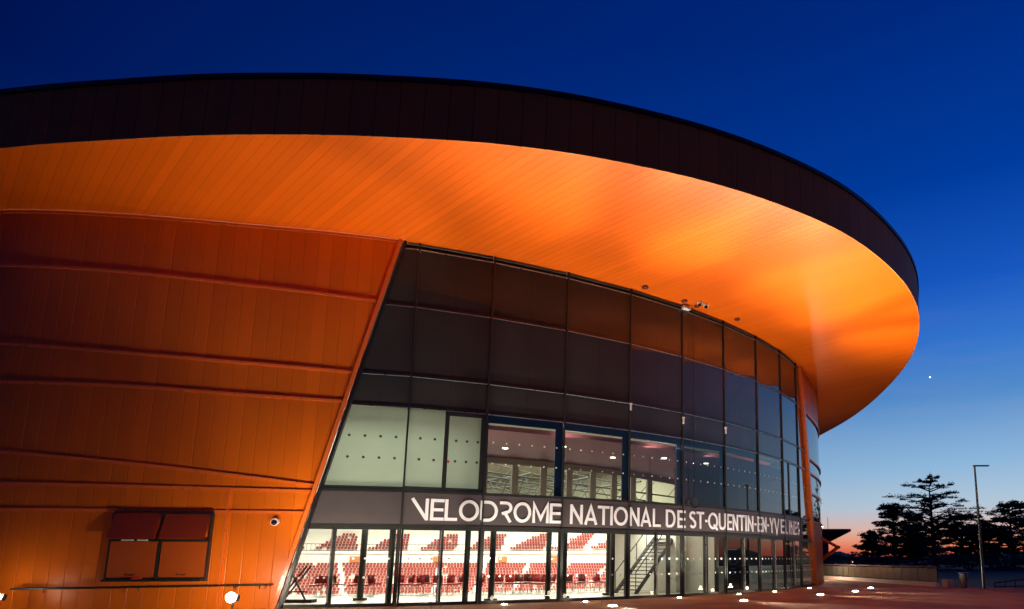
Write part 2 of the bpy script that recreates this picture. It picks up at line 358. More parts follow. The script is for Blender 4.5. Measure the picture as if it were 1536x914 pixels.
# left orange cladding in bands; every band ends in a projecting rail
LED = [  # (s, z) of the ledges; z levels drift as in the facade
 [(0, 0.0), (53, 0.0)],
 [(0, 3.25), (52.4, 3.2)],
 [(0, 4.1), (43.2, 4.04), (52.5, 3.93)],
 [(0, 5.9), (38, 5.35), (43, 5.06), (48, 4.64), (50.7, 4.35), (52.7, 4.12)],
 [(0, 7.6), (42.6, 7.38), (46.5, 7.33), (50.4, 7.19), (53.4, 7.12)],
 [(0, 9.6), (42.4, 8.68), (46.6, 8.46), (50.3, 8.32), (53.6, 8.2)],
 [(0, 12.0), (42, 11.43), (45.2, 11.36), (50, 11.14), (54.3, 10.92)],
 [(0, TOP), (55, TOP)]]
def ledz(k, s): a = LED[k]; return float(np.interp(s, [p[0] for p in a], [p[1] for p in a]))
NU = 150
for k in range(len(LED) - 1):
    rows, uvs = [], []
    top = k == len(LED) - 2
    for j, (fz, off) in enumerate(((0, 0), (.5, .015), (1, .015), (2, .058), (3, .058), (4, 0))):
        r, u = [], []
        for i in range(NU + 1):
            t = i / NU; zm = (ledz(k, 53) + ledz(k+1, 53)) / 2; s = S00 + t * (s_left(zm) - S00)
            z0, z1 = ledz(k, s) , ledz(k+1, s); gap = z1 - z0
            rail = min(.09, gap * .2)
            if fz <= 1: zz = z0 + (z1 - rail - z0) * fz
            elif fz == 2: zz = z1 - rail
            else: zz = z1
            s2 = S00 + t * (s_left(zz) - .03 - S00)
            r.append((*P(s2, off), zz)); u.append((s2, zz))
        rows.append(r); uvs.append(u)
    sheet(rows[:3], M['cladding'], 'cladding_band', V, uvs[:3], smooth=True)
    sheet(rows[2:] if not top else rows[2:5], M['rail'], 'cladding_rail', V, uvs[2:], smooth=False)
# dark edge and orange flange along the slanted end of the cladding
for name, m, a, b, o0, o1, fs in (('edge_trim', M['black'], 0, .10, -.15, .07, s_left), ('edge_flange', M['rail'], -.16, -.035, .0, .115, s_left)):
    bm = bmesh.new()
    for k in range(12):
        za, zb = k * TOP / 12, (k+1) * TOP / 12
        prism(bm, [(fs(za)+a, za), (fs(za)+b, za), (fs(zb)+b, zb), (fs(zb)+a, zb)], o0, o1, P)
    link(name, bm, m, V)
# a vertical joint in the lower cladding
bm = bmesh.new(); rect(bm, 49.97, 50.03, 0, 3.92, .02, .07, P); link('cladding_joint', bm, M['rail'], V)

# right end: orange column along the slant, then cladding with a long window strip
bm = bmesh.new()
for k in range(12):
    za, zb = k * TOP / 12, (k+1) * TOP / 12
    prism(bm, [(s_right(za), za), (s_right(za) + .5 - .22*za/TOP, za), (s_right(zb) + .5 - .22*zb/TOP, zb), (s_right(zb), zb)], -.1, .16, P)
link('end_column', bm, M['rail'], V)
SR0, SR1 = 80, 117
def band(z0, z1, off, m, name, s1=SR1, inner=None, s0f=s_right):
    rows, uvs = [], []
    for zz in (z0, (z0+z1)/2, z1):
        ss = [s0f(zz) + .3 + t * (s1 - s0f(zz) - .3) for t in np.linspace(0, 1, 70)]
        rows.append([(*P(s, off), zz) for s in ss]); uvs.append([(s, zz) for s in ss])
    return sheet(rows, m, name, V, uvs)
band(0, 4.0, .0, M['cladding'], 'cladding_band'); band(10.85, TOP, .0, M['cladding'], 'cladding_band')
band(4.0, 10.85, -.03, M['spandrel'], 'window_strip')
for zz, hh in ((10.85, .14), (7.95, .11), (7.05, .10), (5.75, .10), (4.0, .12)):
    rows = []
    for off, dz in ((-.05, -hh), (.07, -hh), (.07, 0), (-.05, 0)):
        rows.append([(*P(s, off), zz + dz) for s in np.linspace(s_right(zz) + .3, 116, 70)])
    sheet(rows, M['rail'], 'window_fin', V, smooth=False)
# strut bracket on the right flank
bm = bmesh.new(); ap = (11.15, 45.0, 2.4)
tube(bm, (*P(86.6, -.05), 3.05), ap, .10); tube(bm, (*P(87.5, -.05), 1.6), ap, .12); tube(bm, (ap[0], ap[1], ap[2]-.06), (ap[0]+.05, ap[1], ap[2]+.1), .14)
link('strut_bracket', bm, M['rail'], V)

# ---- roof: rim (overhang) plan
RB = np.array([(-16.65,14.71),(-15.1,14.51),(-13.63,14.38),(-12.19,14.25),(-10.81,14.18),(-9.21,14.17),(-7.96,14.19),(-5.81,14.34),(-4.52,14.49),(-3.21,14.74),(-2.15,15.01),(-.76,15.48),(.39,15.92),(1.63,16.5),(2.96,17.25),(4.46,18.28),(5.59,19.24),(6.83,20.55),(8.45,22.64),(9.73,24.9),(10.59,27.0),(11.5,29.9),(12.1,33.0),(12.48,36.5),(12.73,41.37),(12.63,46.6),(11.84,52.98)]) * 1.24
rim = [(-63,34.4),(-51,26.8),(-40,22.1),(-30,19.65)] + [tuple(p) for p in RB] + [(12.6,77),(6,91),(-8,104),(-35,114),(-65,109),(-86,90),(-93,64),(-83,46),(-63,34.4)]
RC = catmull(rim, 10)
# light smoothing of the traced part
for _ in range(30):
    RC[1:-1] = .25*RC[:-2] + .5*RC[1:-1] + .25*RC[2:]
ZR, ZT = 14.0, 15.98
back = [(5,75),(-2,86),(-14,97),(-36,108),(-63,103),(-81,86),(-87,63),(-77,48),(-62,36.5)]
WALLALL = np.vstack([WC, catmull(back, 10)[1:]])
RS = np.r_[0, np.cumsum(np.linalg.norm(np.diff(RC, axis=0), axis=1))]
# soffit: wall top to rim, matched by bearing from a centre inside
C0 = np.array((-30., 66.))
def bearing(Q): return np.unwrap(np.arctan2(Q[:,1]-C0[1], Q[:,0]-C0[0]))
def polar(Q, ang):
    a = bearing(Q); r = np.hypot(Q[:,0]-C0[0], Q[:,1]-C0[1]); a0 = a[0]
    o = np.argsort(a); aa = a[o]; rr = r[o]
    x = (ang - aa[0]) % (2*np.pi) + aa[0]; x = np.where(x > aa[-1], x - 2*np.pi, x)
    return np.interp(x, np.r_[aa - 2*np.pi, aa, aa + 2*np.pi], np.r_[rr, rr, rr])
ANG = np.sort(bearing(RC)[:-1]); ANG = np.linspace(ANG[0], ANG[0] + 2*np.pi, 900)
rw, rr = polar(WALLALL, ANG), polar(RC, ANG)
rows = []
for t in (-.02, 0, .2, .4, .6, .8, 1):
    rows.append([(C0[0]+math.cos(a)*(w_+(r_-w_)*t), C0[1]+math.sin(a)*(w_+(r_-w_)*t), TOP + .002 + max(t, 0)*(ZR-TOP)) for a, w_, r_ in zip(ANG, rw, rr)])
sheet(rows, M['soffit'], 'soffit', V)
rp = [(C0[0]+math.cos(a)*r_, C0[1]+math.sin(a)*r_) for a, r_ in zip(ANG, rr)]
rl = np.r_[0, np.cumsum([math.dist(a, b) for a, b in zip(rp[:-1], rp[1:])])]
def ringo(off): return [(C0[0]+math.cos(a)*(r_+off), C0[1]+math.sin(a)*(r_+off)) for a, r_ in zip(ANG, rr)]
sheet([[(*p, ZR-.02) for p in ringo(0)], [(*p, ZR-.02) for p in ringo(.04)], [(*p, ZR+.9) for p in ringo(.05)], [(*p, ZT-.14) for p in ringo(.06)]], M['fascia'], 'fascia', V,
      [[(u, 0) for u in rl], [(u, 0) for u in rl], [(u, 1) for u in rl], [(u, 2) for u in rl]], smooth=False)
sheet([[(*p, ZT-.16) for p in ringo(.05)], [(*p, ZT-.16) for p in ringo(.12)], [(*p, ZT) for p in ringo(.12)], [(*p, ZT) for p in ringo(-.3)]], M['gutter'], 'gutter', V, smooth=False)
rows = [[(C0[0]+math.cos(a)*(r_-.3)*t, C0[1]+math.sin(a)*(r_-.3)*t, ZT - .01 + (1-t)*(1+t)*2.2) for a, r_ in zip(ANG, rr)] for t in (1, .8, .6, .4, .2, .01)]
sheet(rows, M['roof'], 'roof', V)
# rear wall closes the hall
bk = catmull(back, 10)
sheet([[(*p, 0) for p in bk], [(*p, TOP) for p in bk]], M['cladding'], 'rear_wall', V, [[(i*1.5, 0) for i in range(len(bk))], [(i*1.5, 9) for i in range(len(bk))]])

# ---- the glazed front: mullions, transoms, panels, windows
def bays():
    for i in range(len(KN) - 1): yield i, KN[i], KN[i+1]
for i, s in enumerate(SM):
    bm = bmesh.new(); i0 = min(i + 1, 9)
    x, y = PC(s, .0); 
    nx = (P(s, 1)[0] - P(s)[0], P(s, 1)[1] - P(s)[1]); rz = math.atan2(nx[0], -nx[1])
    box(bm, (x + nx[0]*.01, y + nx[1]*.01, TOP/2), (.055, .12, TOP - .01), rz)
    link('mullion', bm, M['frame'], V)
def strip(s0f, s1f, z0, z1, o0, o1, m, name):
    bm = bmesh.new()
    for i, a, b in bays():
        p = clipbay(a, b, z0, z1); e = .03
        p = [(p[0][0] + (e if i else 0), p[0][1]), (p[1][0] - e, p[1][1]), (p[2][0] - e, p[2][1]), (p[3][0] + (e if i else 0), p[3][1])]
        prism(bm, p, o0, o1)
    return link(name, bm, m, V)
for z_ in (ZA, ZB, ZC):
    strip(None, None, z_ - .05, z_ + .03, -.05, .035, M['frame'], 'transom')
    strip(None, None, z_ - .066, z_ - .052, -.03, .05, M['steel'], 'transom_drip')
strip(None, None, ZD - .05, ZD + .05, -.05, .04, M['frame'], 'transom')
strip(None, None, ZE - .12, ZE, -.05, .05, M['frame'], 'transom')
strip(None, None, TOP - .24, TOP - .005, -.25, -.20, M['frame'], 'head_recess')
strip(None, None, TOP - .262, TOP - .245, -.2, .05, M['steel'], 'transom_drip')
for (z0, z1) in ((ZC+.035, ZB-.07), (ZB+.035, ZA-.07), (ZA+.035, TOP-.27)):
    for i, a, b in bays():
        bm = bmesh.new(); p = clipbay(a + (.032 if i else .1), b - .032, z0, z1); prism(bm, p, -.04, .0, uv=True)
        # each pane leans a hair differently, as real glazing does
        ax = random.uniform(-.0025, .0025)
        link('spandrel_panel', bm, M['spandrel'], V)
# sign band
bm = bmesh.new()
for i, a, b in bays():
    prism(bm, clipbay(a + (.01 if i else .1), min(b, 79.3) - .008, ZE + .004, ZD - .054), -.04, .035)
SB = link('sign_band', bm, M['sign'], V)
bm = bmesh.new(); prism(bm, clipbay(79.31, 82.6, ZE + .004, ZD - .054), -.04, .0, uv=True); link('spandrel_panel', bm, M['spandrel'], V)

# letters as strokes
TH = .112
def offset_poly(pts, w):
    n = len(pts); L, Rr = [], []
    for i in range(n):
        p = Vector(pts[i])
        d0 = (p - Vector(pts[i-1])).normalized() if i else None
        d1 = (Vector(pts[i+1]) - p).normalized() if i < n-1 else None
        if d0 is None: nrm = Vector((-d1.y, d1.x)); k = 1
        elif d1 is None: nrm = Vector((-d0.y, d0.x)); k = 1
        else:
            n0, n1 = Vector((-d0.y, d0.x)), Vector((-d1.y, d1.x)); nrm = (n0+n1)
            if nrm.length < .2: nrm = n0; k = 1
            else: nrm.normalize(); k = min(1/max(nrm.dot(n0), .3), 2.5)
        L.append(p + nrm*w/2*k); Rr.append(p - nrm*w/2*k)
    return L, Rr
def arc(cx, cy, rx, ry, a0, a1, n=18): return [(cx + rx*math.cos(R(a0+(a1-a0)*i/n)), cy + ry*math.sin(R(a0+(a1-a0)*i/n))) for i in range(n+1)]
def strokes(ch, W, H):
    t = TH / 2; l, r, b, tp, m = t, W - t, t, H - t, H / 2
    if ch == 'V0': return [[(l*.4, H), (r - t*.3, 0 + t)], [(r, 0), (r, H)]]       # the house style: slanted stroke and upright
    if ch == 'V': return [[(l, H), (W/2, t*.6), (r, H)]]
    if ch == 'E': return [[(l, 0), (l, H)], [(l, b), (W, b)], [(l, tp), (W, tp)], [(l, m), (W*.94, m)]]
    if ch == 'L': return [[(l, 0), (l, H)], [(l, b), (W, b)]]
    if ch == 'O': return [arc(W/2, m, W/2-t, m-t, 0, 360, 30)]
    if ch == 'Q': return [arc(W/2, m, W/2-t, m-t, 0, 360, 30), [(W*.55, H*.28), (W*.95, -.02)]]
    if ch == 'D': return [[(l, b)] + [(l, tp)] + [(W*.45, tp)] + arc(W*.45, m, W*.55-t, m-t, 90, -90, 14)[1:] + [(l, b)]]
    if ch == 'R': return [[(0, tp)] + [(W*.5, tp)] + arc(W*.5, H*.70, W*.5-t, H*.30-t, 90, -90, 10)[1:] + [(W*.18, H*.40)], [(W*.45, H*.42), (r, 0)]]
    if ch == 'M': return [[(l, 0), (l, tp), (W/2, H*.22), (r, tp), (r, 0)]]
    if ch == 'N': return [[(l, 0), (l, H)], [(l, tp), (r, b)], [(r, 0), (r, H)]]
    if ch == 'A': return [[(l, 0), (W/2, H - t), (r, 0)], [(W*.22, H*.27), (W*.78, H*.27)]]
    if ch == 'T': return [[(0, tp), (W, tp)], [(W/2, 0), (W/2, tp)]]
    if ch == 'I': return [[(W/2, 0), (W/2, H)]]
    if ch == 'U': return [[(l, H), (l, H*.35)] + arc(W/2, H*.35, W/2-t, H*.35-t, 180, 360, 12)[1:] + [(r, H)]]
    if ch == 'S': return [arc(W/2, H*.74, W/2-t, H*.26-t, 30, 270, 12) + arc(W/2, H*.27, W/2-t, H*.27-t, 90, -150, 12)[1:]]
    if ch == 'Y': return [[(l, H), (W/2, H*.45), (r, H)], [(W/2, 0), (W/2, H*.47)]]
    if ch == '-': return [[(0, m*.95), (W, m*.95)]]
SP = [(55.71,56.29),(56.35,56.82),(56.84,57.28),(57.33,58.04),(58.08,58.72),(58.79,59.26),(59.31,59.99),(60.04,60.69),(60.72,61.19),(61.56,62.11),(62.17,62.77),(62.78,63.31),(63.35,63.47),(63.52,64.18),(64.26,64.77),(64.81,65.4),(65.48,65.91),(66.19,66.73),(66.84,67.33),(67.57,68.01),(68.04,68.54),(68.62,68.76),(68.81,69.49),(69.55,70.06),(70.16,70.55),(70.61,71.06),(71.13,71.64),(71.7,71.82),(71.9,72.41),(72.50,72.70),(72.79,73.26),(73.29,73.75),(73.86,74.04),(74.12,74.62),(74.66,75.30),(75.46,75.90),(76.06,76.42),(76.66,76.82),(76.94,77.5),(77.62,78.02),(78.08,78.56)]
TXT = ['V0'] + list('ELODROME') + list('NATIONAL') + list('DE') + list('ST-QUENTIN-EN-YVELINES')
for ch, (a, b) in zip(TXT, SP):
    Z0, H = 2.965, .775; bm = bmesh.new()
    for pi_, poly in enumerate(strokes(ch, b - a, H)):
        L, Rr = offset_poly(poly, TH); d = .0012 * pi_
        for k in range(len(L) - 1):
            q = [L[k], Rr[k], Rr[k+1], L[k+1]]
            o1 = .052 + d
            A = [bm.verts.new((*PC(a + p.x, o1), Z0 + p.y)) for p in q]; B = [bm.verts.new((*PC(a + p.x, .034), Z0 + p.y)) for p in q]
            bm.faces.new(A); 
            for e in range(4): bm.faces.new((A[e], B[e], B[(e+1) % 4], A[(e+1) % 4]))
    bmesh.ops.recalc_face_normals(bm, faces=bm.faces)
    link('letter', bm, M['letter'], SB)

# upper windows
def dots(parent, s0, s1, zs, n, off, m, r=.045):
    bm = bmesh.new()
    for zz in zs:
        for k in range(n):
            s = s0 + (k + .5) * (s1 - s0) / n; x, y = PC(s, off); x2, y2 = PC(s, off + .01)
            tube(bm, (x, y, zz), (x2, y2, zz), r, n=10)
    link('dotted_film', bm, m, parent)
for i, a, b in bays():
    a2 = a + (.032 if i else .1); b2 = b - .032
    z0, z1 = ZD + .055, ZC - .07
    bm = bmesh.new(); p = clipbay(a2, b2, z0, z1)
    prism(bm, p, -.04, -.015)
    wd = link('window', bm, M['glassr'] if i >= 5 else M['glass'], V)
    fr = bmesh.new()
    if i == 1:   # opening casement in the second frosted bay
        for s_, t_, u_, v_ in ((a+.0, b-.0, z0, z0+.13), (a+1.27, b2, z1-.16, z1), (a+1.27, a+1.42, z0, z1), (b2-.17, b2, z0, z1)): rect(fr, max(s_, a2), min(t_, b2), u_, v_, -.012, .03)
        link('frame', fr, M['frame'], wd)
    elif i == 0:
        prism(fr, clipbay(a2, b2, z0, z0+.1), -.012, .02); link('frame', fr, M['frame'], wd)
    elif i <= 6:
        wb = .34 - .02 * i
        rect(fr, b2 - wb, b2, z0, z1, -.10, -.045); rect(fr, a2, b2 - wb, z1 - .30, z1, -.10, -.045); rect(fr, a2, a2 + .05, z0, z1, -.10, -.045)
        link('frame', fr, M['sky_frame'], wd)
    elif i in (8, 9):
        rect(fr, (a+b)/2 - .45 , (a+b)/2 - .3, z0, z1, -.012, .03) if i == 8 else None
        if i == 8: link('frame', fr, M['frame'], wd)
        else: fr.free()
    else: fr.free()
    if i == 0: dots(wd, 53.25, 55.3, (5.15, 5.92), 4, -.012, M['greydot'], .05)
    elif i == 1: dots(wd, a+.2, a+1.2, (5.15, 5.92), 2, -.012, M['greydot'], .05); dots(wd, a+1.5, b-.1, (5.15, 5.92), 3, -.012, M['greydot'], .05)
    else: dots(wd, a2, b2, (5.15, 5.95), 6, -.012, M['dot'], .032)
    if i <= 1:
        bm = bmesh.new(); prism(bm, clipbay(a2 - .03, b2 + .06, z0 - .05, z1 + .05), -.12, -.10); link('blind', bm, M['blind'], V)
    if i >= 8:
        bm = bmesh.new(); prism(bm, clipbay(a2 - .03, b2 + .06, z0 - .05, z1 + .05), -.12, -.10); link('blind', bm, M['blind'], V)
# red casement tag
bm = bmesh.new(); rect(bm, 59.47-2.76+2.76-2.73+.0, 59.47-2.73+.07, 0, .1, 0, .01); bm.free()
bm = bmesh.new(); x, y = PC(56.86, .035); x2, y2 = PC(56.86, .06); tube(bm, (x, y, 5.12), (x2, y2, 5.12), .05, n=12); link('window_latch', bm, M['redbox'], V)

# ground floor glazing: each bay two leaves with posts and rails
for i, a, b in bays():
    a2 = a + (.032 if i else .05); b2 = b - .032
    z0, z1 = .06, ZE - .125
    split = [.5] if i in (0, 1, 4, 5, 6, 8) else ([.55] if i == 7 else [])
    if i == 0: split = [.52]
    cuts = [a2] + [a + (b - a) * q for q in split] + [b2]
    for k in range(len(cuts) - 1):
        bm = bmesh.new(); p = clipbay(cuts[k] + .03, cuts[k+1] - .03, z0, z1); prism(bm, p, -.03, -.01)
        dr = link('door' if split and i in (0, 1, 4, 5) else 'window', bm, M['glassr'] if i >= 6 else M['glass'], V)
        fr = bmesh.new(); c0, c1 = cuts[k], cuts[k+1]; wv = .075
        if i == 0 and k == 0: c0 = s_left(0)
        prism(fr, clipbay(c0, c1 - .005, 0, z0 + .05), -.06, .015)
        prism(fr, clipbay(c0, c1 - .005, z1 - .06, z1 + .004), -.06, .015)
        if not (i == 0 and k == 0): prism(fr, clipbay(c0 + .004, c0 + wv, z0 + .05, z1 - .06), -.06, .015)
        prism(fr, clipbay(c1 - wv, c1 - .004, z0 + .05, z1 - .06), -.06, .015)
        link('frame', fr, M['frame'], dr)
        if split and k == 0:
            h = bmesh.new(); x, y = PC(cuts[1] - .03, .1); tube(h, (x, y, .15), (x, y, 2.62), .024, n=8)
            for zz in (.3, 1.3, 2.45): tube(h, (x, y, zz), (*PC(cuts[1] - .03, .012), zz), .012, n=6)
            link('pull_bar', h, M['steel'], dr)
        nd = max(2, int((cuts[k+1] - cuts[k]) / .38))
        dots(dr, max(cuts[k], s_left(1.5)) + .1, cuts[k+1] - .1, (.98, 1.62), nd, -.008, M['dot'], .04)
# thick interior columns just behind the front
for s, off in [(55.15,-.30),(57.75,-.35),(60.85,-.30),(63.75,-.45),(64.55,-.6),(66.75,-.5),(69.2,-.5),(69.8,-.35),(72.4,-.4),(75.3,-.4),(78.3,-.4)]:
    bm = bmesh.new(); x, y = P(s, off); lathe(bm, (x, y, 0), [(.17,0),(.17,.04),(.105,.05),(.105,3.28)], 12); link('column', bm, M['frame'], V)
for s, off in [(58.95,-1.6),(62.2,-1.9),(65.2,-3.0),(53.6,-4)]:
    bm = bmesh.new(); x, y = P(s, off); lathe(bm, (x, y, 0), [(.26,0),(.26,.1),(.12,.11),(.12,3.28)], 14); link('column', bm, M['frame'], V)

# ---- inside: floors, ceilings, partitions
def slab(s0, s1, o0, o1, z0, z1, m, name, n=24):
    bm = bmesh.new(); pr = None
    for s in np.linspace(s0, s1, n):
        A, B = P(s, o0), P(s, o1); c = [bm.verts.new((*A, z0)), bm.verts.new((*B, z0)), bm.verts.new((*B, z1)), bm.verts.new((*A, z1))]
        if pr:
            for e in range(4): bm.faces.new((pr[e], c[e], c[(e+1) % 4], pr[(e+1) % 4]))
        else: bm.faces.new(c[::-1])
        pr = c
    bm.faces.new(pr); return link(name, bm, m, V)
slab(44, 84, -.10, -9.0, -.25, .0, M['floor_in'], 'foyer_floor')
slab(44, 83, -.14, -8.0, 3.3, 3.86, M['white_wall'], 'floor_slab')
slab(44, 83, -.95, -8.0, 6.62, 6.8, M['magenta'], 'lounge_ceiling')
slab(44, 83, -.14, -.93, 7.0, 7.12, M['white_wall'], 'ceiling_cove')
slab(51.5, 83, -8.0, -8.1, 6.3, 6.62, M['taupe'], 'lintel')
slab(51.5, 83, -8.0, -8.1, 3.86, 4.25, M['taupe'], 'parapet')
slab(44, 58.2, -3.0, -3.1, 3.9, 6.6, M['white_wall'], 'partition')
for s in np.arange(57.9, 76, 2.05):
    bm = bmesh.new(); x, y = P(s, -8.05); box(bm, (x, y, 5.3), (.32, .2, 2.1), .5); link('post', bm, M['taupe'], V)
# spaces right of the stair
slab(69.9, 72.4, -3.0, -3.1, 0, 3.3, M['white_wall'], 'partition', 6)
slab(70.75, 83, -1.2, -1.3, 1.25, 3.3, M['frame'], 'partition', 12)
slab(70.75, 83, -1.15, -1.3, 0, 1.24, M['white_wall'], 'partition', 12)
slab(72.5, 83, -5.0, -5.1, 3.9, 6.6, M['magenta'], 'partition', 12)
def radial(s, o0, o1, z0, z1, m, t=.06):
    bm = bmesh.new(); a, b = P(s, o0), P(s, o1); a2, b2 = P(s + t, o0), P(s + t, o1)
    A = [(*a, z0), (*b, z0), (*b2, z0), (*a2, z0)]; B = [(p[0], p[1], z1) for p in A]
    va = [bm.verts.new(p) for p in A]; vb = [bm.verts.new(p) for p in B]
    bm.faces.new(va); bm.faces.new(vb[::-1])
    for e in range(4): bm.faces.new((va[e], vb[e], vb[(e+1) % 4], va[(e+1) % 4]))
    link('partition', bm, m, V)
radial(70.7, -1.2, -3.1, 0, 3.28, M['white_wall']); radial(69.85, -3.0, -8, 0, 3.28, M['white_wall']); radial(48, -.2, -8, 0, 6.6, M['white_wall']); radial(82.9, -.2, -5, 0, 6.6, M['white_wall'])
# poster on the dark panel
bm = bmesh.new(); rect(bm, 70.75, 72.2, .12, 2.62, -.60, -.55); pb = link('notice_board', bm, M['black'], V)
bm = bmesh.new()
for k, (zz, hw) in enumerate(((2.05,.36),(1.12,.16),(.98,.1),(.86,.12))): rect(bm, 71.45-hw, 71.45+hw, zz, zz+.045, -.548, -.54)
prv = None
for q in range(25):
    a_ = R(200 + q * 140 / 24); rect(bm, 71.45+.42*math.cos(a_)-.02, 71.45+.42*math.cos(a_)+.02, 1.75+.42*math.sin(a_)-.02, 1.75+.42*math.sin(a_)+.02, -.548, -.54)
link('notice_print', bm, M['concrete'], pb)

# arena bowl behind the foyer
AC = (-30., 50.)
def arcp(r, a): return AC[0] + r*math.sin(a), AC[1] + r*math.cos(a)
A0, A1 = R(-55), R(56)
def ring(rz, m, name, closed=False, n=60):
    bm = bmesh.new(); pr = None
    for a in np.linspace(A0, A1, n):
        c = [bm.verts.new((*arcp(r, a), z)) for r, z in rz]
        if pr:
            for e in range(len(c) - 1): bm.faces.new((pr[e], c[e], c[e+1], pr[e+1]))
        pr = c
    return link(name, bm, m, V)
NR = 16; RD = .56; RZ = [(27.6 + RD*r, -4.3 + .325*r) for r in range(NR)]
prof = []
for r, z in RZ: prof += [(r, z), (r + RD, z)]
ring([(27.5, -7)] + prof + [(36.4, 2.45)], M['white_wall'], 'lower_stand')
UZ = [(36.6 + .6*r, 2.6 + .36*r) for r in range(7)]
prof = [(36.2, 2.3), (36.2, 2.6)]
for r, z in UZ: prof += [(r, z), (r + .6, z)]
ring(prof + [(40.6, 5.6)], M['white_wall'], 'upper_stand'); ring([(40.6, 5.6), (40.9, 12.8)], M['olive'], 'arena_wall')
bm = bmesh.new(); face(bm, [(-75,34,12.8),(8,60,12.8),(0,100,12.8),(-40,106,12.8),(-80,80,12.8)]); link('arena_ceiling', bm, M['olive'], V)
bm = bmesh.new(); face(bm, [(-75,45,-5),(8,45,-5),(8,100,-5),(-75,100,-5)]); link('arena_floor', bm, M['concrete'], V)
bm = bmesh.new()   # gallery railing
for k, a in enumerate(np.linspace(A0, A1, 150)): tube(bm, (*arcp(36.25, a), 2.6), (*arcp(36.25, a), 3.5), .02, n=4)
for zz in (3.5, 2.66): path_tube(bm, [(*arcp(36.25, a), zz) for a in np.linspace(A0, A1, 50)], .035, 5)
link('gallery_railing', bm, M['black'], V)
bm = bmesh.new()   # steel roof trusses over the bowl
for r in (20, 26, 32):
    aa = np.linspace(A0, A1, 26)
    for z_ in (7.2, 9.6): path_tube(bm, [(*arcp(r, a), z_) for a in aa], .09, 6)
    for k in range(len(aa) - 1): tube(bm, (*arcp(r, aa[k]), 7.2 if k % 2 else 9.6), (*arcp(r, aa[k+1]), 9.6 if k % 2 else 7.2), .055, n=5)
for a in np.linspace(A0, A1, 14):
    for z_ in (8.0, 10.5): tube(bm, (*arcp(14, a), z_ + 1.5), (*arcp(39, a), z_), .08, n=6)
    for k in range(7): tube(bm, (*arcp(15 + k*3.4, a), 9.4 - k*.2), (*arcp(16.7 + k*3.4, a + .02), 11.6 - k*.2), .04, n=4)
link('roof_truss', bm, M['truss'], V)
for a, zz, m in ((-.02, 1.6, 'exit'), (.22, 1.6, 'exit'), (.42, 1.7, 'exit'), (-.3, 1.6, 'exit')):
    bm = bmesh.new(); x, y = arcp(36.3, a); box(bm, (x, y, zz), (1.2, .08, .7), -a); link('wall_notice', bm, M[m], V)
# open-tread stair from the foyer
bm = bmesh.new(); SA, SBp = Vector((-2.3, 31.6, 0)), Vector((.05, 34.6, 3.5)); d = (SBp - SA); pr2 = Vector((d.y, -d.x, 0)).normalized() * .65
for sg in (-1, 1):
    tube(bm, SA + pr2*sg, SBp + pr2*sg, .11, n=4)
    for k in range(6): q = SA + d*(k/5); tube(bm, q + pr2*sg, q + pr2*sg + Vector((0,0,1.0)), .022, n=5)
    tube(bm, SA + pr2*sg + Vector((0,0,1)), SBp + pr2*sg + Vector((0,0,1)), .03, n=6)
rz = math.atan2(d.y, d.x)
for k in range(1, 20): q = SA + d*(k/20); box(bm, q, (.24, 1.28, .04), rz)
link('staircase', bm, M['black'], V)
# downlights in the lounge ceiling
for s, o in ((62.6,-3.2),(66.6,-4.6),(68.9,-3.0),(72.0,-2.6),(60.2,-5)):
    bm = bmesh.new(); x, y = P(s, o); disc(bm, (x, y, 6.615), .13, -.02); link('downlight', bm, M['downlight'], V)

def area(name, loc, sx, sy, e, col=(1, .93, .78), parent=V, rot=(0, 0, 0)):
    l = bpy.data.lights.new(name, 'AREA'); l.shape = 'RECTANGLE'; l.size = sx; l.size_y = sy; l.energy = e; l.color = col
    o = bpy.data.objects.new(name, l); COL.objects.link(o); o.location = loc; o.rotation_euler = rot; o.parent = parent; return o
area('arena_lighting', (-22, 68, 12.5), 36, 24, 42000)
area('arena_lighting', (-36, 52, 12.5), 20, 14, 9000)
for s in (53.5, 57.5, 61.5, 65.5, 69): x, y = P(s, -4.2); area('foyer_lighting', (x, y, 3.27), 2.2, 2.2, 115)
x, y = P(71.2, -2.2); area('foyer_lighting', (x, y, 3.27), 1.0, 1.0, 130)
for s in (73, 76, 79): x, y = P(s, -.6); area('foyer_lighting', (x, y, 3.27), .8, .5, 40)
for s in (53.2, 55, 56.8): x, y = P(s, -1.9); area('lounge_lighting', (x, y, 6.55), 1.6, 1.6, 115, (.95, 1, .88))
for s in (62, 66.5, 70.5): x, y = P(s, -.55); area('cove_lighting', (x, y, 6.5), 1.6, .3, 22, (1, .9, .75), rot=(math.pi, 0, 0))
for s in (60, 64, 68, 72): x, y = P(s, -4); area('lounge_lighting', (x, y, 6.6), .6, .6, 30)

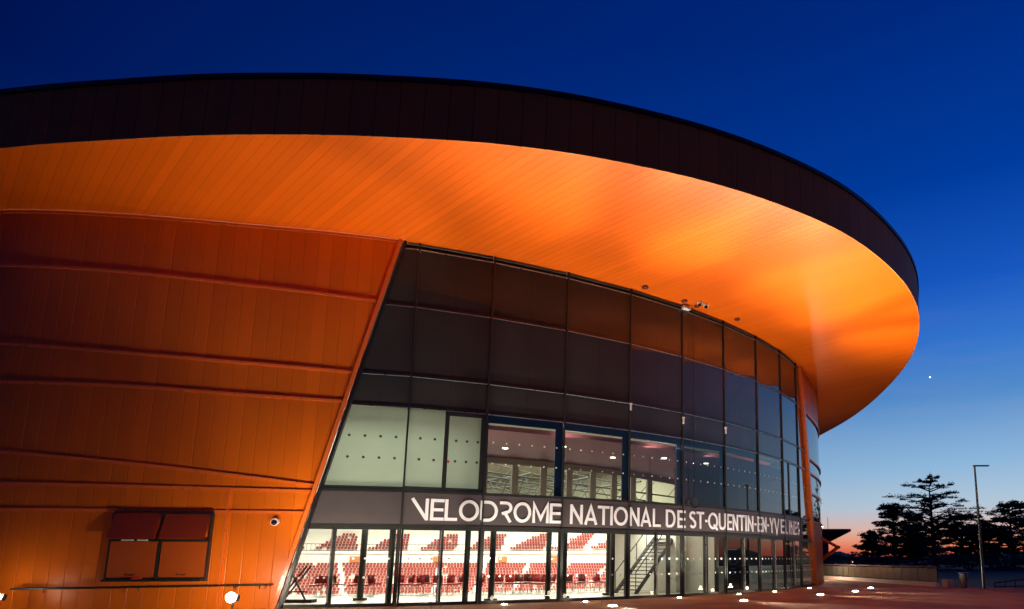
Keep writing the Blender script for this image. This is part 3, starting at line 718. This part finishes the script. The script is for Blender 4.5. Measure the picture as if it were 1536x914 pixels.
# ------------------------------------------------------------------ ticket hatches and shelf on the orange wall
T = empty('ticket_counter', (*P(48.2, 0), 0), 'orange ticket hatches with raised red flaps on the curved left wall', 'ticket hatch')
inv = Vector(T.location)
def localise(o):
    o.location = -inv; return o
for a, b in ((46.82, 48.15), (48.27, 49.58)):
    bm = bmesh.new(); rect(bm, a, b, 1.03, 2.16, .12, .17, P)
    l = bm.loops.layers.uv.verify()
    sh = localise(link('shutter', bm, M['shutter_lower'], T))
    for zz in (1.12, 2.2):
        pass
    bm = bmesh.new(); c = (a+b)/2; path_tube(bm, [(*P(c-.12, .17), 1.14), (*P(c-.1, .21), 1.1), (*P(c+.1, .21), 1.1), (*P(c+.12, .17), 1.14)], .012); link('handle', bm, M['black'], sh)
    bm = bmesh.new()   # flap hinged along its top edge, standing out
    A = [(*P(a, .16), 3.06), (*P(b, .16), 3.06), (*P(b, .42), 2.26), (*P(a, .42), 2.26)]
    B = [(*P(a, .12), 3.04), (*P(b, .12), 3.04), (*P(b, .38), 2.24), (*P(a, .38), 2.24)]
    va = [bm.verts.new(p) for p in A]; vb = [bm.verts.new(p) for p in B]; bm.faces.new(va[::-1]); bm.faces.new(vb)
    for e in range(4): bm.faces.new((va[e], va[(e+1)%4], vb[(e+1)%4], vb[e]))
    localise(link('flap', bm, M['shutter'], T))
    bm = bmesh.new(); rect(bm, a, b, .90, .97, .1, .38, P); localise(link('counter', bm, M['black'], T))
bm = bmesh.new(); rect(bm, 46.76, 46.81, .9, 3.1, .02, .17, P); rect(bm, 49.59, 49.64, .9, 3.1, .02, .17, P); rect(bm, 48.18, 48.24, .9, 3.1, .02, .19, P)
rect(bm, 46.76, 49.64, 3.11, 3.14, .02, .17, P); rect(bm, 46.82, 49.58, 2.17, 2.24, .03, .14, P); rect(bm, 46.82, 49.58, .98, 1.02, .03, .14, P); localise(link('frame', bm, M['frame'], T))
bm = bmesh.new(); rect(bm, 47.1, 47.45, 2.18, 2.22, .141, .16, P); rect(bm, 47.55, 47.85, 2.18, 2.22, .141, .16, P); localise(link('ticket_slot', bm, M['paper'], T))
S_ = empty('wall_rail', (*P(48, .5), .72), 'long thin black rail on brackets running below the ticket hatches', 'rail')
bm = bmesh.new(); path_tube(bm, [(*P(s, .42), .70 + (s-44.4)*.012) for s in np.linspace(44.4, 51.55, 16)], .035); o = link('bar', bm, M['black'], S_); o.location = -Vector(S_.location)
for s in (45.3, 47.9, 50.6, 51.35):
    bm = bmesh.new(); zz = .70 + (s-44.4)*.012; tube(bm, (*P(s, 0), zz - .02), (*P(s, .44), zz - .02), .02, n=6); tube(bm, (*P(s, .4), zz), (*P(s, .4), zz - .14), .018, n=6); o = link('bracket', bm, M['black'], S_); o.location = -Vector(S_.location)
bm = bmesh.new(); rect(bm, 47.62, 47.86, .971, 1.02, .2, .33, P); tag(link('leaflet_box', bm, M['redbox']), 'small red leaflet box lying on the ticket counter', 'box')

# ------------------------------------------------------------------ security cameras, sensors, anchors
def dome_cam(loc, nrm, label, r=.13):
    e = empty('security_camera', loc, label, 'camera'); bm = bmesh.new()
    n = Vector(nrm).normalized(); tube(bm, Vector((0,0,0)), n*.12, r, r*.95, 20); link('housing', bm, M['camwhite'], e)
    bm = bmesh.new(); bmesh.ops.create_uvsphere(bm, u_segments=16, v_segments=10, radius=r*.72)
    for v in bm.verts: v.co += n*.13
    link('dome', bm, M['lens'], e, True)
x0, y0 = P(51.49, 0); x1, y1 = P(51.49, 1); dome_cam((*P(51.49, .03), 2.86), (x1-x0, y1-y0, -.4), 'white dome security camera on the orange wall beside the ticket hatches')
zs = lambda off: TOP + .62*off/8.5
def soff(s, off): x, y = P(s, off); return x, y, TOP + .02 + .05*off
x, y, z_ = soff(67.6, .75); dome_cam((x, y, z_), (0, -.2, -1), 'left one of the two white dome cameras under the orange overhang', .13)
x, y, z_ = soff(68.0, .75); dome_cam((x, y, z_), (0, -.2, -1), 'right one of the two white dome cameras under the orange overhang', .13)
bm = bmesh.new(); x, y = P(67.3, .16); box(bm, (x, y, TOP - .16), (.42, .22, .13), .75); tag(link('bullet_camera', bm, M['camwhite']), 'white box camera at the top corner of the dark glazing', 'camera')
for (s, off), lab in zip(((64.6,.55),(66.9,.45),(67.75,.4),(70.4,.65)), ('leftmost of the dark anchor caps under the overhang', 'dark anchor cap just left of the white box camera', 'dark anchor cap below the two white dome cameras', 'rightmost of the dark anchor caps under the overhang')):
    bm = bmesh.new(); x, y, z_ = soff(s, off); lathe(bm, (x, y, z_ - .12), [(.06,0),(.13,.03),(.15,.07),(.05,.09),(.05,.14)], 14)
    tag(link('anchor_cap', bm, M['anchor']), lab, 'anchor', 'anchor caps under the overhang')
for s, zz, lab in ((64.23, 8.0, 'small white sensor box on the third mullion from the left of the row'), (67.17, 7.8, 'small white sensor box on the mullion beside the hanging cable'), (70.08, 7.75, 'small white sensor box on the mullion right of the hanging cable')):
    bm = bmesh.new(); x, y = PC(s, .10); box(bm, (x, y, zz), (.06, .06, .26), .8); box(bm, (x, y, zz + .16), (.1, .09, .05), .8)
    tag(link('sensor_box', bm, M['camwhite']), lab.replace('third mullion from the left of the row', 'mullion above the name NATIONAL'), 'sensor', 'sensor boxes on the mullions')
# hanging cable with loop
H_ = empty('hanging_cable', (*PC(67.75, .16), 4.1), 'thin dark cable hanging down the glass with a round loop at its end', 'cable')
bm = bmesh.new(); x, y = PC(67.75, .16)
pts = [Vector((.02*math.sin(k*.5), .02*math.cos(k*.7), .22 + k*(TOP-4.32)/24)) for k in range(25)]; path_tube(bm, pts, .014, 5); link('cable', bm, M['black'], H_)
bm = bmesh.new(); path_tube(bm, [Vector((.19*math.cos(a), .12*math.cos(a), .22*math.sin(a))) for a in np.linspace(0, 2*math.pi, 25)], .034, 6); link('loop', bm, M['black'], H_)
H2 = empty('plumb_line', (*PC(67.9, .14), 7.8), 'pale thin cord hanging beside the dark cable on the upper glazing', 'cord')
bm = bmesh.new(); tube(bm, (0,0,0), (0,0,TOP-7.85), .009, n=4); link('cord', bm, M['anchor'], H2); bm = bmesh.new(); tube(bm, (0,0,-.25), (0,0,.3), .016, n=5); link('weight', bm, M['grey'], H2)

# ------------------------------------------------------------------ ground lights (real lamps, plus some added to brighten wall and sign)
def spot(parent, loc, target, e, angle, blend, col=(1, .88, .70), r=.012):
    l = bpy.data.lights.new('uplight', 'SPOT'); l.energy = e; l.spot_size = R(angle); l.spot_blend = blend; l.color = col; l.shadow_soft_size = r
    o = bpy.data.objects.new('uplight', l); COL.objects.link(o); o.location = loc
    d = Vector(target) - (Vector(parent.location) + Vector(loc)); o.rotation_euler = d.to_track_quat('-Z', 'Y').to_euler(); o.parent = parent
def ground_light(xy, label, e, target, angle, blend, rad=.15, power=1):
    g = empty('ground_light', (*xy, 0), label, 'ground light', 'lights set in the plaza')
    bm = bmesh.new(); lathe(bm, (0,0,.0), [(rad+.05,0),(rad+.05,.012),(rad+.01,.02),(rad,.02)], 24); link('ring', bm, M['steel'], g)
    bm = bmesh.new(); lathe(bm, (0,0,.021), [(rad,0),(rad*.85,rad*.14),(rad*.5,rad*.24),(.01,rad*.28)], 20); link('lens', bm, M['lamp'], g, True)
    if e: spot(g, (0,0,.10), target, e, angle, blend)
    return g
def streak_bars(g, nn):
    """two thin bars added over the lens only to cast soft shadow streaks on the overhang"""
    a0 = math.atan2(nn[1], nn[0])
    for da in (.42, -.36):
        d = Vector((math.cos(a0+da), math.sin(a0+da), 0)); side = Vector((-d.y, d.x, 0)) * .014; bm = bmesh.new(); zt = Vector((0, 0, .31 + (.012 if da > 0 else 0)))
        A = [bm.verts.new(q) for q in (d*.2+side+zt, d*.2-side+zt, -d*.5-side+zt, -d*.5+side+zt)]; B = [bm.verts.new(v.co + Vector((0,0,-.008))) for v in A]
        bm.faces.new(A); bm.faces.new(B[::-1])
        for e in range(4): bm.faces.new((A[e], B[e], B[(e+1)%4], A[(e+1)%4]))
        tube(bm, -d*.49 + zt - Vector((0,0,.009)), -d*.49 + Vector((0,0,.004)), .007, n=5)
        link('streak_bar', bm, M['black'], g)  # added shadow caster, not a part of the fixture
def pool(g):
    l = bpy.data.lights.new('spill', 'POINT'); l.energy = 6; l.color = (1, .8, .5); l.shadow_soft_size = .08
    o = bpy.data.objects.new('spill', l); COL.objects.link(o); o.location = (0, 0, .15); o.parent = g
for xy, lab, e, ti in (((-2.1,23.0), 'nearest large ground light at the bottom edge of the plaza', 3600, .5), ((2.7,25.9), 'large ground light in front of the dark notice board', 4200, .5),
                   ((6.6,30.2), 'ground light left of the pair near the right end of the glazing', 4200, 0), ((9.0,33.2), 'left one of the two ground lights nearest the railing', 3600, .5), ((10.9,37.0), 'right one of the two ground lights, closest to the railing', 700, 0)):
    i_ = np.argmin(((WC - np.array(xy))**2).sum(1)); nn = np.array(xy) - WC[i_]; nn /= np.linalg.norm(nn)
    t = np.array(xy) + nn * 14 * math.tan(R(43)); g = ground_light(xy, lab, e * 1.85, (*t, 14), 112, .5, .15); streak_bars(g, nn) if ti else None
    t = np.array(xy) + nn * 14 * math.tan(R(20)); spot(g, (0, 0, .12), (*t, 14), e * .12, 140, .6); pool(g)
g = ground_light((-7.4, 20.0), 'large ground light just below the bottom edge of the view', 1500, (-11.5, 9.5, 14), 108, .16, .15); streak_bars(g, np.array((-.38, -.92))); spot(g, (0, 0, .12), (-8.9, 21.4, 8), 600, 125, .7)
ground_light((-10.9, 20.3), 'added small ground light brightening the slanted end of the orange wall', 950, (-10.2, 23.2, 7), 110, .8, .09)  # added lamp out of view, lights the wall beside the glazing
for s, o_, lab, e in ((58.9, .9, 'small ground light at the foot of the glazing under VELODROME', 1250), (61.9, .9, 'small ground light at the foot of the glazing under NATIONAL', 1350), (66.2, .9, 'small ground light by the door below the word DE', 1500), (70.0, .8, 'small ground light at the foot of the glazing below QUENTIN', 1350), (73.0, .8, 'faint small ground light near the right end of the glazing', 800), (77.5, .8, 'added faint ground light at the far end, brightening the last sign letters', 350)):  # the last entry is an added lamp for the end of the sign
    xy = P(s, o_); t = P(s, o_ + 3.0); pool(ground_light(xy, lab, e, (*t, 14), 134, .6, .09))
def floodlight(loc, label, e, target, ang=120):
    g = empty('floodlight', loc, label, 'floodlight'); z0 = loc[2]
    bm = bmesh.new(); tube(bm, (0,0,-z0), (0,0,-.1), .03); lathe(bm, (0,0,-z0), [(.14,0),(.14,.03),(.03,.035)], 16); link('stand', bm, M['black'], g)
    bm = bmesh.new(); box(bm, (0, .06, -.02), (.22, .12, .18), 0, R(-20)); link('housing', bm, M['black'], g)
    bm = bmesh.new(); bmesh.ops.create_uvsphere(bm, u_segments=20, v_segments=12, radius=.15)
    for v in bm.verts: v.co.y = v.co.y*.4 - .12
    link('lens', bm, M['lamp'], g, True)
    l = bpy.data.lights.new('flood_glow', 'POINT'); l.energy = e; l.color = (1, .85, .64); l.shadow_soft_size = .12
    o = bpy.data.objects.new('flood_glow', l); COL.objects.link(o); o.location = (0, -.45, .35); o.parent = g
floodlight((-13.15, 20.0, .48), 'bright floodlight on a short stand in front of the ticket hatches', 300, (-11.5, 18.5, 14))
floodlight((-20.1, 19.95, .5), 'bright floodlight at the left edge of the picture by the orange wall', 8, (-20, 17.5, 14))

# ------------------------------------------------------------------ foyer chairs
def chair(kind):
    e = empty('chair', (0,0,0), '', 'chair'); m = M['red'] if kind != 'dark' else M['darkred']
    bm = bmesh.new(); box(bm, (0, 0, .44), (.44, .42, .05), 0, R(4)); bmesh.ops.bevel(bm, geom=bm.edges[:], offset=.018, segments=2); link('seat', bm, m, e, True)
    bm = bmesh.new(); box(bm, (0, .22, .68), (.42, .04, .36), 0, R(-10)); bmesh.ops.bevel(bm, geom=bm.edges[:], offset=.016, segments=2); link('backrest', bm, m, e, True)
    for x in (-.17, .17):
        for y in (-.16, .18):
            bm = bmesh.new(); tube(bm, (x, y, .42), (x*1.1, y*1.15, 0), .015, n=6); link('leg', bm, M['steel'], e)
    return e
def copy_tree(o):
    c = o.copy(); COL.objects.link(c)
    for ch in o.children:
        k = ch.copy(); COL.objects.link(k); k.parent = c
    return c
protos = {'red': chair('red'), 'dark': chair('dark')}; used = set()
CX = [(485,30.2,'red'),(502,30.6,'red'),(519,31.2,'dark'),(543,30.8,'red'),(560,30.6,'red'),(571,31.9,'red'),
      (605,31.2,'red'),(619,31.4,'red'),(634,31.2,'red'),(647,32.2,'dark'),(664,31.4,'dark'),(678,31.2,'red'),(692,32.0,'red'),(723,31.4,'red'),
      (752,32.6,'red'),(769,32.2,'red'),(781,32.6,'dark'),(793,33.1,'dark'),(807,32.6,'red'),(817,32.2,'red'),(828,33.1,'red'),
      (846,33.3,'dark'),(856,33.7,'dark'),(872,33.3,'dark'),(890,33.9,'red'),(902,34.5,'red'),(912,35.1,'red')]
for k, (px, Y, kind) in enumerate(CX):
    X = (px - 1011) / 981.6 * Y * 1.0
    o = protos[kind] if kind not in used else copy_tree(protos[kind]); used.add(kind)
    o.location = (X, Y, 0); o.rotation_euler = (0, 0, random.uniform(-.6, .6) + (math.pi if random.random() < .3 else 0) - .3)
    nth = ['first','second','third','fourth','fifth','sixth','seventh','eighth','ninth','tenth','eleventh','twelfth','thirteenth','fourteenth','fifteenth','sixteenth','seventeenth','eighteenth','nineteenth','twentieth','twenty-first','twenty-second','twenty-third','twenty-fourth','twenty-fifth','twenty-sixth','last'][k]
    o['label'] = ('dark maroon' if kind == 'dark' else 'bright red') + ' foyer chair behind the glass, ' + nth + ' from the left in the row' if nth != 'last' else 'rightmost bright red foyer chair behind the glass'
    o['group'] = 'plastic chairs standing in the foyer'
# a folded black stand behind the leftmost door
e = empty('folding_stand', (-14.15, 25.0, 0), 'black folding stand leaning behind the leftmost glass door', 'stand')
bm = bmesh.new(); tube(bm, (-.6,0,.05), (.35,0,1.35), .035); tube(bm, (.4,0,.1), (-.2,0,1.1), .035); tube(bm, (-.6,.3,.05), (.35,.3,1.35), .035); tube(bm, (-.35,0,.4), (.45,0,.4), .025); link('frame', bm, M['black'], e)
bm = bmesh.new(); box(bm, (0,.15,.06), (1.3,.4,.12)); link('base', bm, M['black'], e)

# ------------------------------------------------------------------ stadium seats
def seat_mesh():
    bm = bmesh.new(); box(bm, (0, 0, .42), (.43, .38, .06)); box(bm, (0, .2, .63), (.40, .05, .34), 0, R(-8)); box(bm, (0, .1, .2), (.08, .08, .4))
    bmesh.ops.scale(bm, vec=(.74,.74,.74), verts=bm.verts); me = bpy.data.meshes.new('stadium_seat'); bm.to_mesh(me); bm.free(); me.materials.append(M['stadium_red']); return me
sm = seat_mesh(); allseats = []
for ri, (r, z_) in enumerate([(r+.26, z) for r, z in RZ] + [(r+.26, z) for r, z in UZ[:6]]):
    up = ri >= NR; n = int((A1 - A0) * r / .40)
    for k in range(n):
        a = A0 + (k + .5) * (A1 - A0) / n
        q = (a - A0) / R(9.5) + (ri % NR) * .022; fr = q % 1
        if fr < .10: continue                                   # aisles
        if up and fr < .22 + .10*(ri-NR): continue
        if random.random() < .015: continue
        x, y = arcp(r, a)
        az = (x / y) * 981.6 + 1011
        allseats.append((math.hypot(x, y), x, y, z_, a, up, az))
vis = [t for t in allseats if 425 < t[6] < 1010 and (t[3] > -3.2)]
vis.sort(key=lambda t: (t[0])); ind = vis[:300]; rest = vis[300:] + [t for t in allseats if t not in vis]
for d_, x, y, z_, a, up, _ in ind:
    o = bpy.data.objects.new('stadium_seat', sm); COL.objects.link(o); o.location = (x, y, z_); o.rotation_euler = (0, 0, -a)
    lab = 'red tip-up seat on the upper gallery of the arena' if up else 'red tip-up seat in the lower stand of the arena seen through the glass'
    tag(o, lab, 'seat', 'red seats of the upper gallery' if up else 'red seats of the lower stand')
bm = bmesh.new()
for d_, x, y, z_, a, up, _ in rest:
    ca_, sa_ = math.cos(-a), math.sin(-a)
    box(bm, (x, y, z_+.31), (.32,.28,.045), -a); box(bm, (x - sa_*.15, y + ca_*.15, z_+.466), (.30,.04,.25), -a)
tag(link('stadium_seats', bm, M['stadium_red']), 'mass of red seats filling the far stands of the arena', 'seats', kind='stuff')

# ------------------------------------------------------------------ right side: railing, lamp, bin, far things
e = empty('railing', (13.0, 52, 0), 'grey panelled railing on a pale kerb curving behind the right end of the hall', 'railing'); off = Vector((-13.0, -52, 0))
fp = catmull([(11.9,60),(12.9,54),(14.0,48),(14.8,43),(15.5,39.3)], 8)
fl = np.r_[0, np.cumsum(np.linalg.norm(np.diff(fp, axis=0), axis=1))]
FP = lambda t: (float(np.interp(t, fl, fp[:,0])), float(np.interp(t, fl, fp[:,1])))
def loc(o): o.location = off; return o
bm = bmesh.new()
for k in range(40): a, b = FP(fl[-1]*k/40), FP(fl[-1]*(k+1)/40); c = ((a[0]+b[0])/2, (a[1]+b[1])/2); box(bm, (c[0], c[1], .12), (math.dist(a,b)+.02, .3, .24), math.atan2(b[1]-a[1], b[0]-a[0]))
loc(link('kerb', bm, M['white_wall'], e))
bm = bmesh.new(); path_tube(bm, [(*FP(fl[-1]*k/40), 1.15) for k in range(41)], .045); loc(link('top_rail', bm, M['steel'], e))
for k in range(22):
    a = FP(fl[-1]*k/21); bm = bmesh.new(); box(bm, (a[0]+.02, a[1], .68), (.06, .09, .92), 0); loc(link('post', bm, M['frame'], e))
    if k < 21:
        b = FP(fl[-1]*(k+1)/21); c = ((a[0]+b[0])/2, (a[1]+b[1])/2); bm = bmesh.new(); box(bm, (c[0], c[1], .68), (math.dist(a,b)-.1, .02, .74), math.atan2(b[1]-a[1], b[0]-a[0])); loc(link('panel', bm, M['panelgrey'], e))
bm = bmesh.new(); box(bm, (0,0,.22), (.5,.5,.44), .3); bmesh.ops.bevel(bm, geom=bm.edges[:], offset=.03, segments=2)
o = tag(link('concrete_block', bm, M['concrete']), 'low pale concrete block at the near end of the railing', 'block'); o.location = (15.9, 38.7, 0)
e = empty('litter_bin', (16.5, 38, 0), 'grey tapered litter bin standing left of the lamp post', 'bin')
bm = bmesh.new(); lathe(bm, (0,0,0), [(.17,0),(.19,.05),(.25,.78)], 20); link('body', bm, M['grey'], e); bm = bmesh.new(); lathe(bm, (0,0,.78), [(.28,0),(.28,.05),(.2,.07)], 20); link('rim', bm, M['frame'], e)
def street_lamp(xy, label, arm=1, h=6.8):
    e = empty('street_lamp', (*xy, 0), label, 'street lamp')
    bm = bmesh.new(); tube(bm, (0,0,0), (0,0,h), .085, .05, 12); link('pole', bm, M['pole'], e)
    bm = bmesh.new(); lathe(bm, (0,0,0), [(.2,0),(.2,.03),(.12,.04)], 14); link('base_plate', bm, M['pole'], e)
    bm = bmesh.new(); box(bm, (.36*arm, 0, h + .0), (.86, .16, .07)); link('lamp_head', bm, M['pole'], e)
street_lamp((16.97, 36.6), 'tall slim unlit street lamp with a flat arm at the right edge')
e = empty('wall_lamp', (*P(93, .12), 2.6), 'small lamp on the flank of the hall lighting the kerb behind it', 'lamp')
bm = bmesh.new(); lathe(bm, (0,0,0), [(.10,0),(.14,.05),(.14,.16),(.05,.2)], 14); link('housing', bm, M['black'], e)
bm = bmesh.new(); lathe(bm, (0,0,-.05), [(.05,0),(.09,.02),(.09,.049)], 14); link('lens', bm, M['lamp'], e)
l = bpy.data.lights.new('lamp_glow', 'POINT'); l.energy = 600; l.color = (1, .95, .75); l.shadow_soft_size = .1; o = bpy.data.objects.new('lamp_glow', l); COL.objects.link(o); o.location = (.35, -.2, -.15); o.parent = e
# low fence going down a ramp at the right
e = empty('ramp_fence', (18, 37.5, 0), 'low dark fence sloping along the ramp right of the lamp post', 'fence')
bm = bmesh.new(); tube(bm, (.0,0,.28), (14,1,1.9), .035); tube(bm, (0,0,.08), (14,1,.3), .03); link('rail', bm, M['pole'], e)
for k in range(24):
    t = k/23; bm = bmesh.new(); tube(bm, (14*t, t, 0), (14*t, t, .3 + 1.6*t), .03, n=6); link('post', bm, M['pole'], e)
# far pavilion with flared roof
e = empty('pavilion', (20, 110, 0), 'distant dark pavilion with a flared flat roof behind the railing', 'building')
bm = bmesh.new(); box(bm, (-1, 4, 2.3), (13.4, 8, 4.6)); link('wall', bm, M['bld'], e)
bm = bmesh.new(); A = [bm.verts.new(p) for p in ((-7.7,0,4.4),(5.9,0,4.4),(5.9,8,4.4),(-7.7,8,4.4))]; B = [bm.verts.new(p) for p in ((-10,-2,6.1),(9,-2,6.1),(9,10,6.1),(-10,10,6.1))]; Cc = [bm.verts.new(p) for p in ((-10,-2,6.5),(9,-2,6.5),(9,10,6.5),(-10,10,6.5))]
for X_, Y_ in ((A, B), (B, Cc)):
    for k in range(4): bm.faces.new((X_[k], X_[(k+1)%4], Y_[(k+1)%4], Y_[k]))
bm.faces.new(A[::-1]); bm.faces.new(Cc); link('roof', bm, M['bld'], e)
bm = bmesh.new(); tube(bm, (6.2,2,6.4), (6.2,2,8.6), .04); link('mast', bm, M['pole'], e)
bm = bmesh.new(); bmesh.ops.create_uvsphere(bm, u_segments=12, v_segments=8, radius=.5); o = tag(link('distant_lamp', bm, M['farlamp']), 'tiny orange lamp glowing far away below the hills', 'lamp'); o.location = (80.5, 300, .6)
bm = bmesh.new(); bmesh.ops.create_uvsphere(bm, u_segments=12, v_segments=8, radius=3.0)
def ray(px, py):
    f, c, s = 981.63, math.cos(.167458), math.sin(.167458); xc, yc = (px-1011.03)/f, -(py-673.06)/f
    return Vector((xc, c - yc*s, s + yc*c)).normalized()
o = tag(link('planet', bm, M['star']), 'small bright planet in the dusk sky right of the overhang', 'planet'); o.location = Vector((0,0,1.6)) + ray(1395, 566)*2600

# ------------------------------------------------------------------ trees
def tree(px, Y, ztop, spread, label, cat, shape='cedar', dens=1.0, seed=0):
    rnd = random.Random(seed); X = (px - 1011) / 981.6 * Y if px is not None else 0
    e = empty('pine_tree' if shape != 'bush' else 'dark_shrub', (X, Y, -.03), label, cat, 'dark trees beyond the railing')
    tk, cr = bmesh.new(), bmesh.new(); h = ztop
    if shape != 'bush':
        lean = rnd.uniform(-.03, .03); tube(tk, (0,0,0), (lean*h*.5,0,h*.5), h*.030, h*.020, 8); tube(tk, (lean*h*.5,0,h*.5), (lean*h,0,h*.97), h*.020, h*.006, 7)
    def needle(c, sz):
        a = Vector((rnd.gauss(0,1), rnd.gauss(0,1), rnd.gauss(0,.6))).normalized(); b = a.orthogonal().normalized(); L = sz*rnd.uniform(.7,1.5); w_ = sz*rnd.uniform(.25,.5)
        v = [cr.verts.new(c + a*L), cr.verts.new(c + b*w_), cr.verts.new(c - a*L), cr.verts.new(c - b*w_)]; cr.faces.new(v)
    def pad(c, rx, rz, n):
        for _ in range(int(n*dens)):
            r = rnd.random()**.55; t = rnd.random()*2*math.pi; needle(c + Vector((math.cos(t)*r*rx, math.sin(t)*r*rx, (abs(rnd.gauss(0,.5))-.15)*rz*(1.1-r))), .21)
    if shape == 'bush':
        for _ in range(int(26*dens)):
            t = rnd.random()*2*math.pi; r = rnd.random()**.5*spread; pad(Vector((math.cos(t)*r, math.sin(t)*r, rnd.random()*h*(1-.5*r/spread))), spread*.35, h*.35, 70)
        for k in range(3): tube(tk, (0,0,0), (rnd.uniform(-1,1)*spread*.4, rnd.uniform(-1,1)*spread*.4, h*.6), .15, .05, 6)
    else:
        layers = 13
        for L in range(layers):
            f = .20 + .78*L/(layers-1); zz = h*f + rnd.uniform(-.5,.5)
            if shape == 'cedar': sp = spread*(1.0 - .55*abs(f-.62)/.4 if f < .62 else 1.0 - .62*((f-.62)/.36)**1.4)
            else: sp = spread*(1.05 - f*.85)
            nb = rnd.randint(4, 9)
            for k in range(nb):
                t = 2*math.pi*(k + rnd.random()*.8)/nb; l = sp*rnd.choice((.4,.6,.8,.95,1.1,1.2))*rnd.uniform(.85,1.1); zz += rnd.uniform(-.25, .25)
                tip = Vector((math.cos(t)*l, math.sin(t)*l, zz + l*rnd.uniform(.02,.16))); base = Vector((0,0,zz - l*.12))
                mid = base.lerp(tip, .5) + Vector((0,0,.04*l)); tube(tk, base, mid, h*.007+.03, .07, 5); tube(tk, mid, tip, .07, .02, 4)
                for q in (.45, .68, .9, 1.0):
                    c = base.lerp(tip, q) + Vector((rnd.uniform(-.4,.4), rnd.uniform(-.4,.4), .1)); pad(c + Vector((0,0,rnd.uniform(-.25,.25))), (l*.13 + .25)*rnd.uniform(.5,1.5), rnd.uniform(.3,.7) + .03*l, rnd.randint(24, 90))
        pad(Vector((0,0,h*.97)), spread*.22, .8, 120)
    link('trunk', tk, M['bark'], e); link('crown', cr, M['needles'], e)
tree(1397, 120, 15.4, 7.0, 'tallest cedar with flat layered boughs, left of the street lamp', 'tree', seed=3)
tree(1338, 112, 10.8, 6.4, 'broad layered pine left of the tallest cedar', 'tree', 'pine', seed=5)
tree(1304, 116, 6.3, 3.8, 'small pine at the left end of the tree row', 'tree', 'pine', seed=9)
tree(1368, 108, 8.2, 4.2, 'dense dark pine between the broad pine and the tallest cedar', 'tree', 'pine', seed=19, dens=1.3)
tree(1440, 116, 9.0, 6.0, 'dark dense pine directly behind the street lamp', 'tree', 'cedar', seed=13, dens=1.3)
tree(1478, 110, 7.4, 4.6, 'low dark pine just right of the street lamp', 'tree', 'cedar', seed=15, dens=1.3)
tree(1513, 118, 11.4, 6.0, 'layered cedar at the right edge of the picture', 'tree', seed=17)
for k, (px, Y, h, sp) in enumerate(((1560,112,9,6),(1640,105,12,7),(1730,100,10,6),(1830,95,13,7),(1960,90,11,7))):
    tree(px, Y, h, sp, ['dark pine beyond the right edge', 'tall cedar beyond the right edge', 'low pine beyond the right edge', 'broad cedar beyond the right edge', 'outermost cedar beyond the right edge'][k], 'tree', 'cedar', dens=.8, seed=30+k)
for k, (px, Y, h, sp) in enumerate(((1246,100,3.2,4.0),(1330,104,3.0,5.5),(1388,104,3.0,5.5),(1446,100,3.3,5.5),(1500,100,3.1,5.5),(1560,98,3.2,6),(1660,95,3.2,8))):
    tree(px, Y, h, sp, ['dark shrub in front of the distant pavilion', 'dark shrub below the broad pine', 'dark shrub at the foot of the tallest cedar', 'dark shrub behind the litter bin', 'dark shrub right of the street lamp', 'dark shrub at the far right edge', 'wide shrub beyond the right edge'][k], 'shrub', 'bush', seed=60+k)
